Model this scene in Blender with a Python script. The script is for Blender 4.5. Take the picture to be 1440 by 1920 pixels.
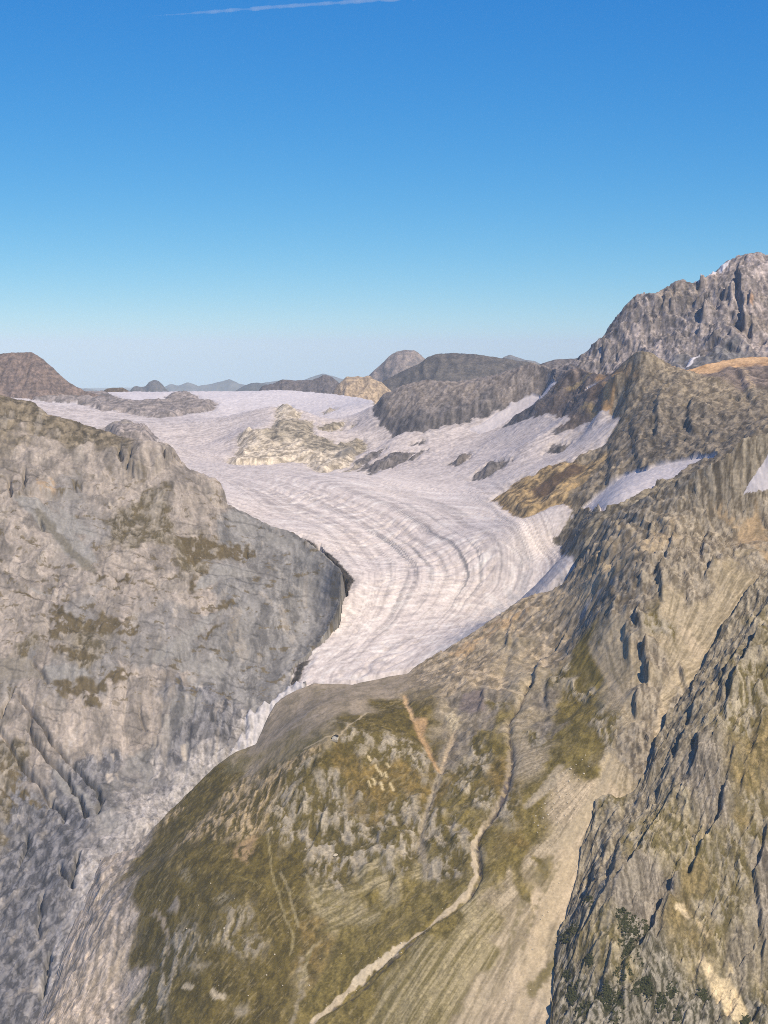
import bpy, math, random, time
import numpy as np

T0 = time.time()
scene = bpy.context.scene
for o in list(bpy.data.objects):
    bpy.data.objects.remove(o, do_unlink=True)

# ------------------------------------------------------------------ camera
F, CX, CY = 2950.0, 720.0, 960.0            # focal length in photo pixels (1440 x 1920)
PITCH = math.atan(310.0 / F)
CAMZ = 3200.0
cam_data = bpy.data.cameras.new("camera")
cam = bpy.data.objects.new("camera", cam_data)
scene.collection.objects.link(cam)
cam.location = (0, 0, CAMZ)
cam.rotation_euler = (math.pi / 2 - PITCH, 0, 0)
cam_data.sensor_fit = 'VERTICAL'
cam_data.sensor_height = 36.0
cam_data.lens = F / 1920.0 * 36.0
cam_data.clip_start = 1.0
cam_data.clip_end = 400000.0
scene.camera = cam

# ------------------------------------------------------------------ sky and sun
SUN_EL = math.radians(48)
SUN_AZ = math.radians(143)                  # clockwise from the view direction: behind, to the right
to_sun = np.array([math.sin(SUN_AZ) * math.cos(SUN_EL), math.cos(SUN_AZ) * math.cos(SUN_EL), math.sin(SUN_EL)])
world = bpy.data.worlds.new("World")
scene.world = world
world.use_nodes = True
world.cycles.sampling_method = 'NONE'
wn = world.node_tree.nodes
wl = world.node_tree.links
for n in list(wn):
    wn.remove(n)
sky = wn.new("ShaderNodeTexSky")
sky.sky_type = 'NISHITA'
sky.sun_disc = False
sky.sun_elevation = SUN_EL
sky.sun_rotation = SUN_AZ
sky.altitude = 3200
sky.air_density = 1.0
sky.dust_density = 0.0
sky.ozone_density = 3.0
hs = wn.new("ShaderNodeHueSaturation")
hs.inputs['Hue'].default_value = 0.505
hs.inputs['Saturation'].default_value = 1.25
hs.inputs['Value'].default_value = 1.0
bg = wn.new("ShaderNodeBackground")
bg.inputs['Strength'].default_value = 0.149
wo = wn.new("ShaderNodeOutputWorld")
wl.new(sky.outputs[0], hs.inputs['Color'])
# film-like response of the sky colour, the same for every direction
sx = wn.new("ShaderNodeSeparateColor"); cx_ = wn.new("ShaderNodeCombineColor")
wl.new(hs.outputs[0], sx.inputs[0])
for _i, (_p, _k) in enumerate(((1.12, 0.29), (0.75, 0.81), (0.44, 1.90))):
    pw = wn.new("ShaderNodeMath"); pw.operation = 'POWER'; pw.inputs[1].default_value = _p
    ml = wn.new("ShaderNodeMath"); ml.operation = 'MULTIPLY'; ml.inputs[1].default_value = _k
    wl.new(sx.outputs[_i], pw.inputs[0]); wl.new(pw.outputs[0], ml.inputs[0]); wl.new(ml.outputs[0], cx_.inputs[_i])
wl.new(cx_.outputs[0], bg.inputs['Color'])
wl.new(bg.outputs[0], wo.inputs['Surface'])

sun_d = bpy.data.lights.new("sun", 'SUN')
sun_d.energy = 5.0
sun_d.angle = math.radians(0.5)
sun_d.color = (1.0, 0.885, 0.71)
sun = bpy.data.objects.new("sun", sun_d)
scene.collection.objects.link(sun)
from mathutils import Vector
sun.rotation_euler = Vector(-to_sun).to_track_quat('-Z', 'Y').to_euler()
sun.location = (3000, -2000, 6000)

scene.view_settings.view_transform = 'Standard'
scene.view_settings.look = 'None'
scene.view_settings.exposure = 0.2
scene.view_settings.gamma = 1.0
scene.view_settings.use_curve_mapping = False
scene.render.engine = 'CYCLES'
scene.cycles.use_denoising = False
scene.cycles.max_bounces = 4
scene.cycles.diffuse_bounces = 2
scene.cycles.volume_bounces = 2
scene.cycles.filter_width = 1.0
scene.cycles.caustics_reflective = False
scene.cycles.caustics_refractive = False

# ------------------------------------------------------------------ maths helpers
cp, sp = math.cos(PITCH), math.sin(PITCH)


def up(px, py, Y):
    """World point seen at photo pixel (px, py) and Y metres ahead."""
    px = np.asarray(px, float); py = np.asarray(py, float); Y = np.asarray(Y, float)
    den = cp + (CY - py) / F * sp
    return np.stack([Y * ((px - CX) / F) / den, Y + 0 * px, CAMZ + Y * (((CY - py) / F * cp - sp) / den)], -1)


def us(px, py):
    p = up(px, py, 1.0)
    return p[..., 0], p[..., 2] - CAMZ


def row_of(slope):
    """photo row of a slope z/Y seen from the camera"""
    a = np.arctan(slope) + PITCH
    return CY - F * np.tan(a)


def lin(c):
    c = np.asarray(c, float) / 255.0
    return np.where(c <= 0.04045, c / 12.92, ((c + 0.055) / 1.055) ** 2.4)


KEXP = 1.35


def alb(c, k=1.0):
    return lin(c) / KEXP * k


_rng = np.random.RandomState(7)
_P = _rng.permutation(4096).astype(np.int32)
_A = _rng.rand(4096) * 2 * np.pi
_U1, _U2, _U3, _U4, _U5 = [_rng.rand(4096).astype(np.float32) for _ in range(5)]
_GX = np.cos(_A).astype(np.float32)
_GY = np.sin(_A).astype(np.float32)


def pn(x, y, s=0):
    """2-D gradient noise, about -0.7..0.7"""
    x = np.asarray(x, np.float64) + s * 37.31
    y = np.asarray(y, np.float64) - s * 91.77
    xf = np.floor(x); yf = np.floor(y)
    xi = xf.astype(np.int32); yi = yf.astype(np.int32)
    fx = (x - xf).astype(np.float32); fy = (y - yf).astype(np.float32)
    a = _P[xi & 4095]; b = _P[(xi + 1) & 4095]
    h00 = _P[(a + yi) & 4095]; h10 = _P[(b + yi) & 4095]
    h01 = _P[(a + yi + 1) & 4095]; h11 = _P[(b + yi + 1) & 4095]
    u = fx * fx * fx * (fx * (fx * 6 - 15) + 10)
    v = fy * fy * fy * (fy * (fy * 6 - 15) + 10)
    n00 = _GX[h00] * fx + _GY[h00] * fy
    n10 = _GX[h10] * (fx - 1) + _GY[h10] * fy
    n01 = _GX[h01] * fx + _GY[h01] * (fy - 1)
    n11 = _GX[h11] * (fx - 1) + _GY[h11] * (fy - 1)
    p = n00 + u * (n10 - n00)
    q = n01 + u * (n11 - n01)
    return p + v * (q - p)


def fbm(x, y, octs=4, s=0, gain=0.5, lac=2.03):
    r = 0; a = 1.0
    for i in range(octs):
        r = r + a * pn(x, y, s + i * 3)
        x = x * lac; y = y * lac; a *= gain
    return r


def ridged(x, y, octs=4, s=0, gain=0.5, lac=2.07):
    r = 0; a = 1.0; w = 1.0
    for i in range(octs):
        n = 1 - np.abs(pn(x, y, s + i * 5)) * 2.2
        n = np.clip(n, 0, 1) ** 2
        r = r + a * n * w
        w = np.clip(n * 1.6, 0, 1)
        x = x * lac; y = y * lac; a *= gain
    return r


def vor(x, y, s=0):
    """cellular noise: nearest-cell offsets and three random numbers of that cell"""
    x = np.asarray(x, np.float64) + s * 11.7; y = np.asarray(y, np.float64) + s * 5.3
    xi = np.floor(x).astype(np.int32); yi = np.floor(y).astype(np.int32)
    best = np.full(x.shape, 9.0, np.float32); bx = np.zeros(x.shape, np.float32); by = np.zeros(x.shape, np.float32); bid = np.zeros(x.shape, np.int32)
    for j in (-1, 0, 1):
        for i in (-1, 0, 1):
            h = _P[(_P[(xi + i) & 4095] + yi + j) & 4095]
            dx = (x - xi - i - _U1[h]).astype(np.float32); dy = (y - yi - j - _U2[h]).astype(np.float32)
            d = dx * dx + dy * dy
            m = d < best
            best = np.where(m, d, best); bx = np.where(m, dx, bx); by = np.where(m, dy, by); bid = np.where(m, h, bid)
    return bx, by, _U3[bid], _U4[bid], _U5[bid]


def facets(x, y, s=0, tilt=1.6):
    """broken blocks: every cell is a tilted plane with its own step"""
    bx, by, a, b, c = vor(x, y, s)
    return (a - .5) * 0.9 + (bx * (b - .5) + by * (c - .5)) * tilt, a


def sstep(a, b, x):
    t = np.clip((x - a) / (b - a), 0, 1)
    return t * t * (3 - 2 * t)


class TPS:
    def __init__(s, P, z, smooth=1e-4):
        s.P = np.asarray(P, float) / 1000.0
        n = len(s.P)
        d2 = ((s.P[:, None] - s.P[None]) ** 2).sum(-1)
        K = 0.5 * d2 * np.log(d2 + 1e-12) + smooth * np.eye(n)
        Q = np.hstack([np.ones((n, 1)), s.P])
        A = np.block([[K, Q], [Q.T, np.zeros((3, 3))]])
        w = np.linalg.solve(A, np.concatenate([z, np.zeros(3)]))
        s.w, s.a = w[:n], w[n:]

    def __call__(s, x, y):
        sh = np.shape(x)
        x = np.ravel(x) / 1000.0; y = np.ravel(y) / 1000.0
        out = np.empty(len(x))
        C = 40000
        for i in range(0, len(x), C):
            xx = x[i:i + C, None].astype(np.float32); yy = y[i:i + C, None].astype(np.float32)
            d2 = (xx - s.P[:, 0].astype(np.float32)) ** 2 + (yy - s.P[:, 1].astype(np.float32)) ** 2
            out[i:i + C] = (0.5 * d2 * np.log(d2 + 1e-9)) @ s.w.astype(np.float32)
        out += s.a[0] + s.a[1] * x + s.a[2] * y
        return out.reshape(sh)


def bil(G, x0, y0, c, x, y):
    """bilinear lookup in grid G[iy, ix]"""
    ny, nx = G.shape
    gx = np.clip((x - x0) / c, 0, nx - 1.001); gy = np.clip((y - y0) / c, 0, ny - 1.001)
    ix = gx.astype(int); iy = gy.astype(int)
    fx = gx - ix; fy = gy - iy
    return (G[iy, ix] * (1 - fx) + G[iy, ix + 1] * fx) * (1 - fy) + (G[iy + 1, ix] * (1 - fx) + G[iy + 1, ix + 1] * fx) * fy


class Land:
    """A heightfield z(x, y): thin-plate surface through control points with a crest line and a slope behind it."""

    def __init__(s, ctrl, crest, back=0.7, yr=(3000, 6000), pxr=(-150, 1600), smooth=1e-4, crestw=250.0, cstep=1):
        ctrl = np.array(ctrl, float); crest = np.array(crest, float)
        pts = np.vstack([ctrl, crest[::cstep]])
        W = up(pts[:, 0], pts[:, 1], pts[:, 2])
        s.tps = TPS(W[:, :2], W[:, 2], smooth)
        u, sl = us(crest[:, 0], crest[:, 1])
        o = np.argsort(u)
        s.cu, s.cY, s.cs = u[o], crest[o, 2], sl[o]
        s.back = back; s.yr = yr; s.crestw = crestw
        s.ur = tuple(us(np.array(pxr), np.array([900, 900]))[0])
        s.tu = np.linspace(s.ur[0] - .1, s.ur[1] + .1, 1600)
        Yc = np.interp(s.tu, s.cu, s.cY)
        s.tz = CAMZ + np.interp(s.tu, s.cu, s.cs) * Yc
        s.td = s.tz - s.tps(s.tu * Yc, Yc)
        k_ = np.ones(15) / 15
        s.td = np.convolve(np.pad(np.clip(s.td, -22, 22), 7, 'edge'), k_, 'valid')
        s.table()

    def base(s, x, y):
        u = x / y
        Yc = np.interp(u, s.cu, s.cY)
        zc = np.interp(u, s.tu, s.tz)
        dd = np.interp(u, s.tu, s.td)
        f = np.clip(Yc - y, 0, None)
        z = s.tps(x, y) + dd * np.exp(-f / s.crestw)
        b = zc - s.back * (y - Yc)
        return np.where(y > Yc, b, z)

    def table(s, nu=320, nY=520):
        s.gu = np.linspace(s.ur[0], s.ur[1], nu)
        s.gY = np.linspace(s.yr[0], s.yr[1], nY)
        U, Y = np.meshgrid(s.gu, s.gY, indexing='ij')
        s.gz = s.base(U * Y, Y)
        s.gs = (s.gz - CAMZ) / Y

    def drape(s, px, py, first=True):
        """world x, y where the sight line of photo pixel (px, py) meets the base surface"""
        px = np.atleast_1d(np.asarray(px, float)); py = np.atleast_1d(np.asarray(py, float))
        u, sl = us(px, py)
        gi = np.clip((u - s.gu[0]) / (s.gu[1] - s.gu[0]), 0, len(s.gu) - 1.001)
        i = gi.astype(int); f = (gi - i)[:, None]
        S = s.gs[i] * (1 - f) + s.gs[i + 1] * f
        hit = S >= sl[:, None]
        k = np.argmax(hit, 1)
        none = ~hit.any(1)
        k[none] = np.argmax(S[none], 1)
        k = np.clip(k, 1, len(s.gY) - 1)
        r = np.arange(len(k))
        a, b = S[r, k - 1], S[r, k]
        t = np.clip((sl - a) / np.where(np.abs(b - a) < 1e-9, 1e-9, b - a), 0, 1)
        t[none] = 1
        Y = s.gY[k - 1] + t * (s.gY[k] - s.gY[k - 1])
        return np.stack([u * Y, Y], -1)

    def mesh_grid(s, nc, nr, pxr=None):
        """columns x rows of ground positions, spaced so that slopes facing the viewpoint get more rows"""
        rows = row_of(s.gs)
        dr = np.abs(np.diff(rows, axis=1))
        mx = np.maximum.accumulate(s.gs, axis=1)
        vis = (s.gs[:, 1:] >= mx[:, 1:] - 1e-6)
        w = np.where(vis, dr, 0.10 * np.minimum(dr, 6)) + 0.12
        k = np.ones(9) / 9
        w = np.apply_along_axis(lambda a: np.convolve(np.pad(a, 4, 'edge'), k, 'valid'), 0, w)
        k = np.ones(5) / 5
        w = np.apply_along_axis(lambda a: np.convolve(np.pad(a, 2, 'edge'), k, 'valid'), 1, w)
        c = np.concatenate([np.zeros((len(w), 1)), np.cumsum(w, 1)], 1)
        c /= c[:, -1:]
        q = np.linspace(0, 1, nr)
        Yt = np.stack([np.interp(q, c[i], s.gY) for i in range(len(c))])
        u = np.linspace(s.ur[0], s.ur[1], nc)
        gi = np.clip((u - s.gu[0]) / (s.gu[1] - s.gu[0]), 0, len(s.gu) - 1.001)
        i = gi.astype(int); f = (gi - i)[:, None]
        Y = Yt[i] * (1 - f) + Yt[i + 1] * f
        return u[:, None] * Y, Y


def polydist(x, y, P, closed=False):
    """distance to a polyline, signed side (left of travel > 0), and arc position 0..1 of the nearest point"""
    P = np.asarray(P, float)
    if closed:
        P = np.vstack([P, P[:1]])
    best = np.full(x.shape, 1e18); side = np.zeros(x.shape); tt = np.zeros(x.shape)
    L = np.hypot(*np.diff(P, axis=0).T); S = np.concatenate([[0], np.cumsum(L)])
    for k in range(len(P) - 1):
        ax, ay = P[k]; dx, dy = P[k + 1] - P[k]
        l2 = dx * dx + dy * dy + 1e-9
        t = np.clip(((x - ax) * dx + (y - ay) * dy) / l2, 0, 1)
        ex = x - ax - t * dx; ey = y - ay - t * dy
        d = ex * ex + ey * ey
        m = d < best
        best = np.where(m, d, best)
        side = np.where(m, dx * ey - dy * ex, side)
        tt = np.where(m, (S[k] + t * L[k]) / S[-1], tt)
    return np.sqrt(best), np.sign(side), tt


def inpoly(x, y, P):
    P = np.asarray(P, float)
    c = np.zeros(x.shape, bool)
    n = len(P)
    for i in range(n):
        x1, y1 = P[i]; x2, y2 = P[(i + 1) % n]
        if y1 == y2:
            continue
        m = ((y1 > y) != (y2 > y)) & (x < (x2 - x1) * (y - y1) / (y2 - y1) + x1)
        c ^= m
    return c


def sdpoly(x, y, P, pad=400.0):
    """signed distance to a polygon, positive inside; only exact within pad of it"""
    P = np.asarray(P, float)
    out = np.full(x.shape, -1e4)
    m = (x > P[:, 0].min() - pad) & (x < P[:, 0].max() + pad) & (y > P[:, 1].min() - pad) & (y < P[:, 1].max() + pad)
    xs, ys = x[m], y[m]
    d, _, _ = polydist(xs, ys, P, True)
    out[m] = np.where(inpoly(xs, ys, P), d, -d)
    return out


def flow_acc(H, c):
    """D8 drainage area (in cells) of a regular grid"""
    ny, nx = H.shape
    N = ny * nx
    idx = np.arange(N).reshape(ny, nx)
    best = np.zeros((ny, nx)); rec = idx.copy()
    for dy, dx in ((-1, 0), (1, 0), (0, -1), (0, 1), (-1, -1), (-1, 1), (1, -1), (1, 1)):
        L = c * math.hypot(dx, dy)
        ys = slice(max(0, -dy), ny - max(0, dy)); xs = slice(max(0, -dx), nx - max(0, dx))
        yd = slice(max(0, dy), ny - max(0, -dy)); xd = slice(max(0, dx), nx - max(0, -dx))
        sl = (H[ys, xs] - H[yd, xd]) / L
        m = sl > best[ys, xs]
        best[ys, xs] = np.where(m, sl, best[ys, xs])
        rec[ys, xs] = np.where(m, idx[yd, xd], rec[ys, xs])
    rec = rec.ravel(); A = np.ones(N)
    own = rec == np.arange(N)
    r2 = np.where(own, N, rec)
    ind = np.bincount(r2, minlength=N + 1)[:N]
    fr = np.flatnonzero(ind == 0)
    A = np.append(A, 0.0)
    ind = np.append(ind, 10 ** 9)
    while len(fr):
        d = r2[fr]
        np.add.at(A, d, A[fr])
        np.subtract.at(ind, d, 1)
        d = np.unique(d)
        fr = d[ind[d] == 0]
    return A[:N].reshape(ny, nx), best


def blur(G, n=1):
    for _ in range(n):
        P = np.pad(G, 1, 'edge')
        G = (P[:-2, 1:-1] + P[2:, 1:-1] + P[1:-1, :-2] + P[1:-1, 2:] + 2 * P[1:-1, 1:-1]) / 6
    return G


def carve(H, c, k=1.0, rounds=3, soft=1):
    for r in range(rounds):
        A, S = flow_acc(H, c)
        inc = k * np.minimum(A, 4000) ** 0.42 * np.clip(S, 0, 1.5)
        H = H - blur(inc, soft)
        H = 0.85 * H + 0.15 * blur(H, 1)
    return H


def fastidw(x, y, P, vals, power=5.0, warp=None, ys=0.6):
    """weights of palette classes at points; vals = class index per palette point"""
    if warp is not None:
        x = x + warp[0]; y = y + warp[1]
    P = np.asarray(P, float); vals = np.asarray(vals)
    nc = vals.max() + 1
    M = np.zeros((len(P), nc)); M[np.arange(len(P)), vals] = 1
    sh = x.shape; x = x.ravel(); y = y.ravel()
    out = np.empty((len(x), nc), np.float32)
    C = 60000
    M = M.astype(np.float32)
    for i in range(0, len(x), C):
        d2 = (x[i:i + C, None] - P[:, 0]) ** 2 + ys * (y[i:i + C, None] - P[:, 1]) ** 2 + 25.0
        d2 = d2.astype(np.float32)
        d2 /= d2.min(1, keepdims=True)
        w = d2 ** (-power / 2)
        w = w @ M
        out[i:i + C] = w / w.sum(1, keepdims=True)
    return out.reshape(sh + (nc,))


def tag(o, label=None, cat=None, group=None, kind=None):
    if label: o['label'] = label
    if cat: o['category'] = cat
    if group: o['group'] = group
    if kind: o['kind'] = kind
    return o


def link_mesh(name, V, Fc, mat, col=None, smooth=True, parent=None):
    me = bpy.data.meshes.new(name)
    V = np.asarray(V, np.float32); Fc = np.asarray(Fc, np.int32)
    k = Fc.shape[1]
    me.vertices.add(len(V)); me.vertices.foreach_set("co", V.ravel())
    me.loops.add(Fc.size); me.loops.foreach_set("vertex_index", Fc.ravel())
    me.polygons.add(len(Fc))
    me.polygons.foreach_set("loop_start", np.arange(0, Fc.size, k, dtype=np.int32))
    me.polygons.foreach_set("use_smooth", np.full(len(Fc), smooth))
    me.update(calc_edges=True)
    if col is not None:
        a = me.color_attributes.new("albedo", 'FLOAT_COLOR', 'POINT')
        c4 = np.ones((len(V), 4), np.float32); c4[:, :3] = col
        a.data.foreach_set("color", c4.ravel())
    me.materials.append(mat)
    o = bpy.data.objects.new(name, me)
    scene.collection.objects.link(o)
    if parent is not None:
        o.parent = parent
    return o


def sheet(X, Y, Z, col, ids, specs):
    """Split a grid into objects by face id. specs: {id: (name, material, label, category, kind)}"""
    nc, nr = X.shape
    V = np.stack([X, Y, Z], -1).reshape(-1, 3)
    C = col.reshape(-1, 3)
    I = np.arange(nc * nr).reshape(nc, nr)
    Q = np.stack([I[:-1, :-1], I[1:, :-1], I[1:, 1:], I[:-1, 1:]], -1).reshape(-1, 4)
    fid = ids[:-1, :-1].ravel()
    out = {}
    for k, (name, mat, label, cat, kind) in specs.items():
        q = Q[fid == k]
        if not len(q):
            continue
        used = np.zeros(len(V), bool); used[q.ravel()] = True
        mp = np.cumsum(used) - 1
        o = link_mesh(name, V[used], mp[q], mat, C[used])
        tag(o, label, cat, None, kind)
        out[k] = o
    return out


# ------------------------------------------------------------------ materials
def surf_mat(name, rough=0.9, spec=0.15, grain=0.25, scale=0.25, bump=0.6, bscale=0.12, aniso=(1, 1, 1), sss=0):
    m = bpy.data.materials.new(name); m.use_nodes = True
    nt = m.node_tree; n = nt.nodes; l = nt.links
    b = n['Principled BSDF']
    b.inputs['Roughness'].default_value = rough
    b.inputs['Specular IOR Level'].default_value = spec
    at = n.new("ShaderNodeAttribute"); at.attribute_name = "albedo"
    tc = n.new("ShaderNodeTexCoord")
    mp = n.new("ShaderNodeMapping"); mp.inputs['Scale'].default_value = aniso
    l.new(tc.outputs['Object'], mp.inputs['Vector'])
    no = n.new("ShaderNodeTexNoise")
    no.inputs['Scale'].default_value = scale
    no.inputs['Detail'].default_value = 4
    no.inputs['Roughness'].default_value = 0.7
    l.new(mp.outputs[0], no.inputs['Vector'])
    mr = n.new("ShaderNodeMapRange")
    mr.inputs['From Min'].default_value = 0.3; mr.inputs['From Max'].default_value = 0.7
    mr.inputs['To Min'].default_value = 1 - grain; mr.inputs['To Max'].default_value = 1 + grain
    l.new(no.outputs['Fac'], mr.inputs['Value'])
    mx = n.new("ShaderNodeVectorMath"); mx.operation = 'MULTIPLY'
    l.new(at.outputs['Color'], mx.inputs[0]); l.new(mr.outputs[0], mx.inputs[1])
    l.new(mx.outputs[0], b.inputs['Base Color'])
    if bump:
        n2 = n.new("ShaderNodeTexNoise")
        n2.noise_type = 'RIDGED_MULTIFRACTAL'
        n2.inputs['Scale'].default_value = bscale
        n2.inputs['Detail'].default_value = 5
        n2.inputs['Roughness'].default_value = 0.6
        n2.inputs['Distortion'].default_value = 0.4
        l.new(mp.outputs[0], n2.inputs['Vector'])
        bp = n.new("ShaderNodeBump"); bp.inputs['Strength'].default_value = 1.0
        bp.inputs['Distance'].default_value = bump
        l.new(n2.outputs['Fac'], bp.inputs['Height'])
        l.new(bp.outputs[0], b.inputs['Normal'])
    return m


MAT_ROCK = surf_mat("rock_surface", grain=0.32, scale=0.11, bump=2.6, bscale=0.035)
MAT_SLAB = surf_mat("smooth_slab_surface", grain=0.20, scale=0.10, bump=2.2, bscale=0.03)
MAT_FAR = surf_mat("far_rock_surface", grain=0.45, scale=0.06, bump=5.0, bscale=0.02)
MAT_TURF = surf_mat("turf_and_rock_surface", grain=0.38, scale=0.14, bump=1.6, bscale=0.06)
MAT_CRAG = surf_mat("ribbed_rock_surface", grain=0.42, scale=0.14, bump=2.5, bscale=0.05)
MAT_SCREE = surf_mat("scree_surface", grain=0.22, scale=0.16, bump=0.7, bscale=0.08)
MAT_ICE = surf_mat("glacier_ice", rough=0.7, spec=0.25, grain=0.20, scale=0.07, bump=2.5, bscale=0.03)
MAT_SNOW = surf_mat("old_snow", rough=0.7, spec=0.25, grain=0.10, scale=0.08, bump=1.2, bscale=0.04)

#@@LANDS
# ------------------------------------------------------------------ painting helpers (albedo of the ground cover)
def near(X, Y, P, pad):
    P = np.asarray(P)
    return (X > P[:, 0].min() - pad) & (X < P[:, 0].max() + pad) & (Y > P[:, 1].min() - pad) & (Y < P[:, 1].max() + pad)


def mix(col, w, c):
    w = np.asarray(w)[..., None]
    col[...] = col * (1 - w) + np.asarray(c) * w


class Field:
    """vertex arrays of one land with its cover colour and small relief"""

    def __init__(s, land, nc, nr):
        s.land = land
        s.X, s.Y = land.mesh_grid(nc, nr)
        s.B = land.base(s.X, s.Y)
        s.Z = s.B.copy()
        s.col = np.zeros(s.X.shape + (3,))
        s.amp = np.zeros(s.X.shape)
        u = s.X / s.Y
        s.cd = np.interp(u, land.cu, land.cY) - s.Y      # metres in front of the crest
        X, Y = s.X, s.Y
        s.radial = (); s.proud = ('RG', 'GR', 'TG', 'LG'); s.apex = (0, 0)
        s.w1 = fbm(X / 130, Y / 130, 5, 11), fbm(X / 130, Y / 130, 5, 23)

    def palette(s, pts, codes, warp=70.0, power=7.0, ys=0.5):
        """pts: 'CODE x y x y ...' strings; codes: name -> (rgb, rgb2, mottle scale along, across, contrast, relief, scale factor)"""
        names = list(codes)
        P, V = [], []
        for line in pts:
            a = line.split()
            k = names.index(a[0]); n = list(map(float, a[1:]))
            for i in range(0, len(n), 2):
                P.append((n[i], n[i + 1])); V.append(k)
        P = np.array(P)
        W = s.land.drape(P[:, 0], P[:, 1])
        V = np.array(V)
        V = np.append(V, len(names) - 1); W = np.vstack([W, [1e7, 1e7]])
        wts = fastidw(s.X, s.Y, W, V, power, (s.w1[0] * warp, s.w1[1] * warp * 1.3), ys)
        X, Y = s.X, s.Y
        for k, nme in enumerate(names):
            w = wts[..., k]
            m = w > 0.01
            if not m.any():
                continue
            c1, c2, la, lb, con, amp, thr = codes[nme]
            if nme in s.radial:
                ap, q1, q2 = s.apex, la, lb
                rr = np.hypot(X[m] - ap[0], Y[m] - ap[1]); an = np.arctan2(X[m] - ap[0], ap[1] - Y[m])
                n = fbm(an * 420 / lb + s.w1[0][m] * .25, rr / (la * 2.2), 5, 40 + 7 * k, 0.66)
            else:
                n = fbm(X[m] / lb + s.w1[0][m] * .6, Y[m] / la + s.w1[1][m] * .6, 6, 40 + 7 * k, 0.68)
            t = np.clip(0.5 + thr + n * con, 0, 1)[:, None]
            c = alb(c1) * 1.07 * (1 - t) + alb(c2) * .84 * t
            if nme in s.proud:
                s.Z[m] += w[m] * 3.2 * (1 - t[:, 0])
            s.col[m] += w[m][:, None] * c
            s.amp[m] += w[m] * amp
        s.wts = dict(zip(names, np.moveaxis(wts, -1, 0)))

    def wxy(s, px, warpk=0.0):
        return s.X + s.w1[0] * warpk, s.Y + s.w1[1] * warpk * 1.5

    def poly(s, pix, c, edge=12.0, warp=18.0, a=1.0, tex=None):
        P = s.land.drape(*np.array(pix, float).T)
        m = near(s.X, s.Y, P, 60)
        x = s.X[m] + (s.w1[0][m] + 0.5 * pn(s.X[m] / 17, s.Y[m] / 17, 3)) * warp
        y = s.Y[m] + (s.w1[1][m] + 0.5 * pn(s.X[m] / 17, s.Y[m] / 25, 5)) * warp * 1.5
        d = sdpoly(x, y, P)
        w = sstep(-edge, edge, d) * a
        if tex is not None:
            n = fbm(s.X[m] / tex[0], s.Y[m] / tex[1], 4, 91, 0.6)
            w = w * sstep(tex[2] - 0.15, tex[2] + 0.15, n + 0.0)
        cc = s.col[m]; mix(cc, w, alb(c)); s.col[m] = cc
        full = np.zeros(s.X.shape); full[m] = w
        return full

    def line(s, pix, c, width, a=1.0, soft=0.5, depth=0.0, wob=4.0, taper=False, breakup=0.0):
        P = s.land.drape(*np.array(pix, float).T)
        m = near(s.X, s.Y, P, width * 4 + 30)
        xx, yy = s.X[m], s.Y[m]
        d, sd, t = polydist(xx + pn(xx / 23, yy / 23, 31) * wob, yy + pn(xx / 23, yy / 23, 37) * wob, P)
        wd = width * (0.75 + 0.8 * pn(t * len(pix) * 3, xx * 0, 44) + 0.25)
        if taper:
            wd = wd * np.clip(4 * t * (1 - t) + .15, 0, 1)
        w = (1 - sstep(wd * soft, wd * (2 - soft), d)) * a
        if breakup:
            w = w * sstep(-breakup, 0.15, pn(xx / 14, yy / 14, 47))
        if c is not None:
            cc = s.col[m]; mix(cc, w, alb(c)); s.col[m] = cc
        if depth:
            s.Z[m] -= depth * np.exp(-(d / (width * 1.3)) ** 2)
        full = np.zeros(s.X.shape); full[m] = w
        return full


def rib_relief(land, GX_, GY_, pix, A, gentle=40.0, wall=6.0, hollow=0.35, seed=0, mod=0.5):
    """an overhanging-looking rib: steep wall on the left of the line, gentle back on the right"""
    P = land.drape(*np.array(pix, float).T)
    out = np.zeros(GX_.shape)
    m = near(GX_, GY_, P, 160)
    x, y = GX_[m], GY_[m]
    x2 = x + pn(x / 60, y / 60, 61 + seed) * 9; y2 = y + pn(x / 60, y / 60, 67 + seed) * 9
    d, sd, t = polydist(x2, y2, P)
    s = d * sd
    k = A * np.clip(5 * t, 0, 1) * np.clip(5 * (1 - t), 0, 1)
    L = len(pix)
    k = k * np.clip(1 + mod * 2.2 * pn(t * L * 1.3 + seed, t * 0, 71 + seed), 0.1, 2)
    h = np.where(s > 0, k * np.exp(-s / gentle), k * np.clip(1 + s / wall, 0, 1))
    h = h - np.where(s <= 0, hollow * k * np.exp(s / 22) * np.clip(-s / wall, 0, 1), 0)
    out[m] = h
    return out


def slot_relief(land, GX_, GY_, pix, A, w=7.0, seed=0):
    """a narrow cleft cut into the rock"""
    P = land.drape(*np.array(pix, float).T)
    out = np.zeros(GX_.shape)
    m = near(GX_, GY_, P, 90)
    x, y = GX_[m], GY_[m]
    d, sd, t = polydist(x + pn(x / 55, y / 55, 161 + seed) * 12 + pn(x / 14, y / 14, 163) * 4, y + pn(x / 55, y / 55, 167 + seed) * 12, P)
    k = A * np.clip(8 * t, 0, 1) * np.clip(8 * (1 - t), 0, 1) * np.clip(1 + .7 * pn(t * len(pix) * 1.7 + seed, t * 0, 171 + seed), .4, 1.3)
    out[m] = -k * np.exp(-(d / w) ** 2) + .10 * k * np.exp(-d / 25) * (sd > 0) * (1 - np.exp(-(d / w) ** 2))
    return out


def edge_fade(land, x, y, w=120.0, lo=0.35):
    """relief is kept smaller right at a crest so that skylines stay where they are"""
    d = np.interp(x / y, land.cu, land.cY) - y
    return lo + (1 - lo) * sstep(0, w, d)


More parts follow.
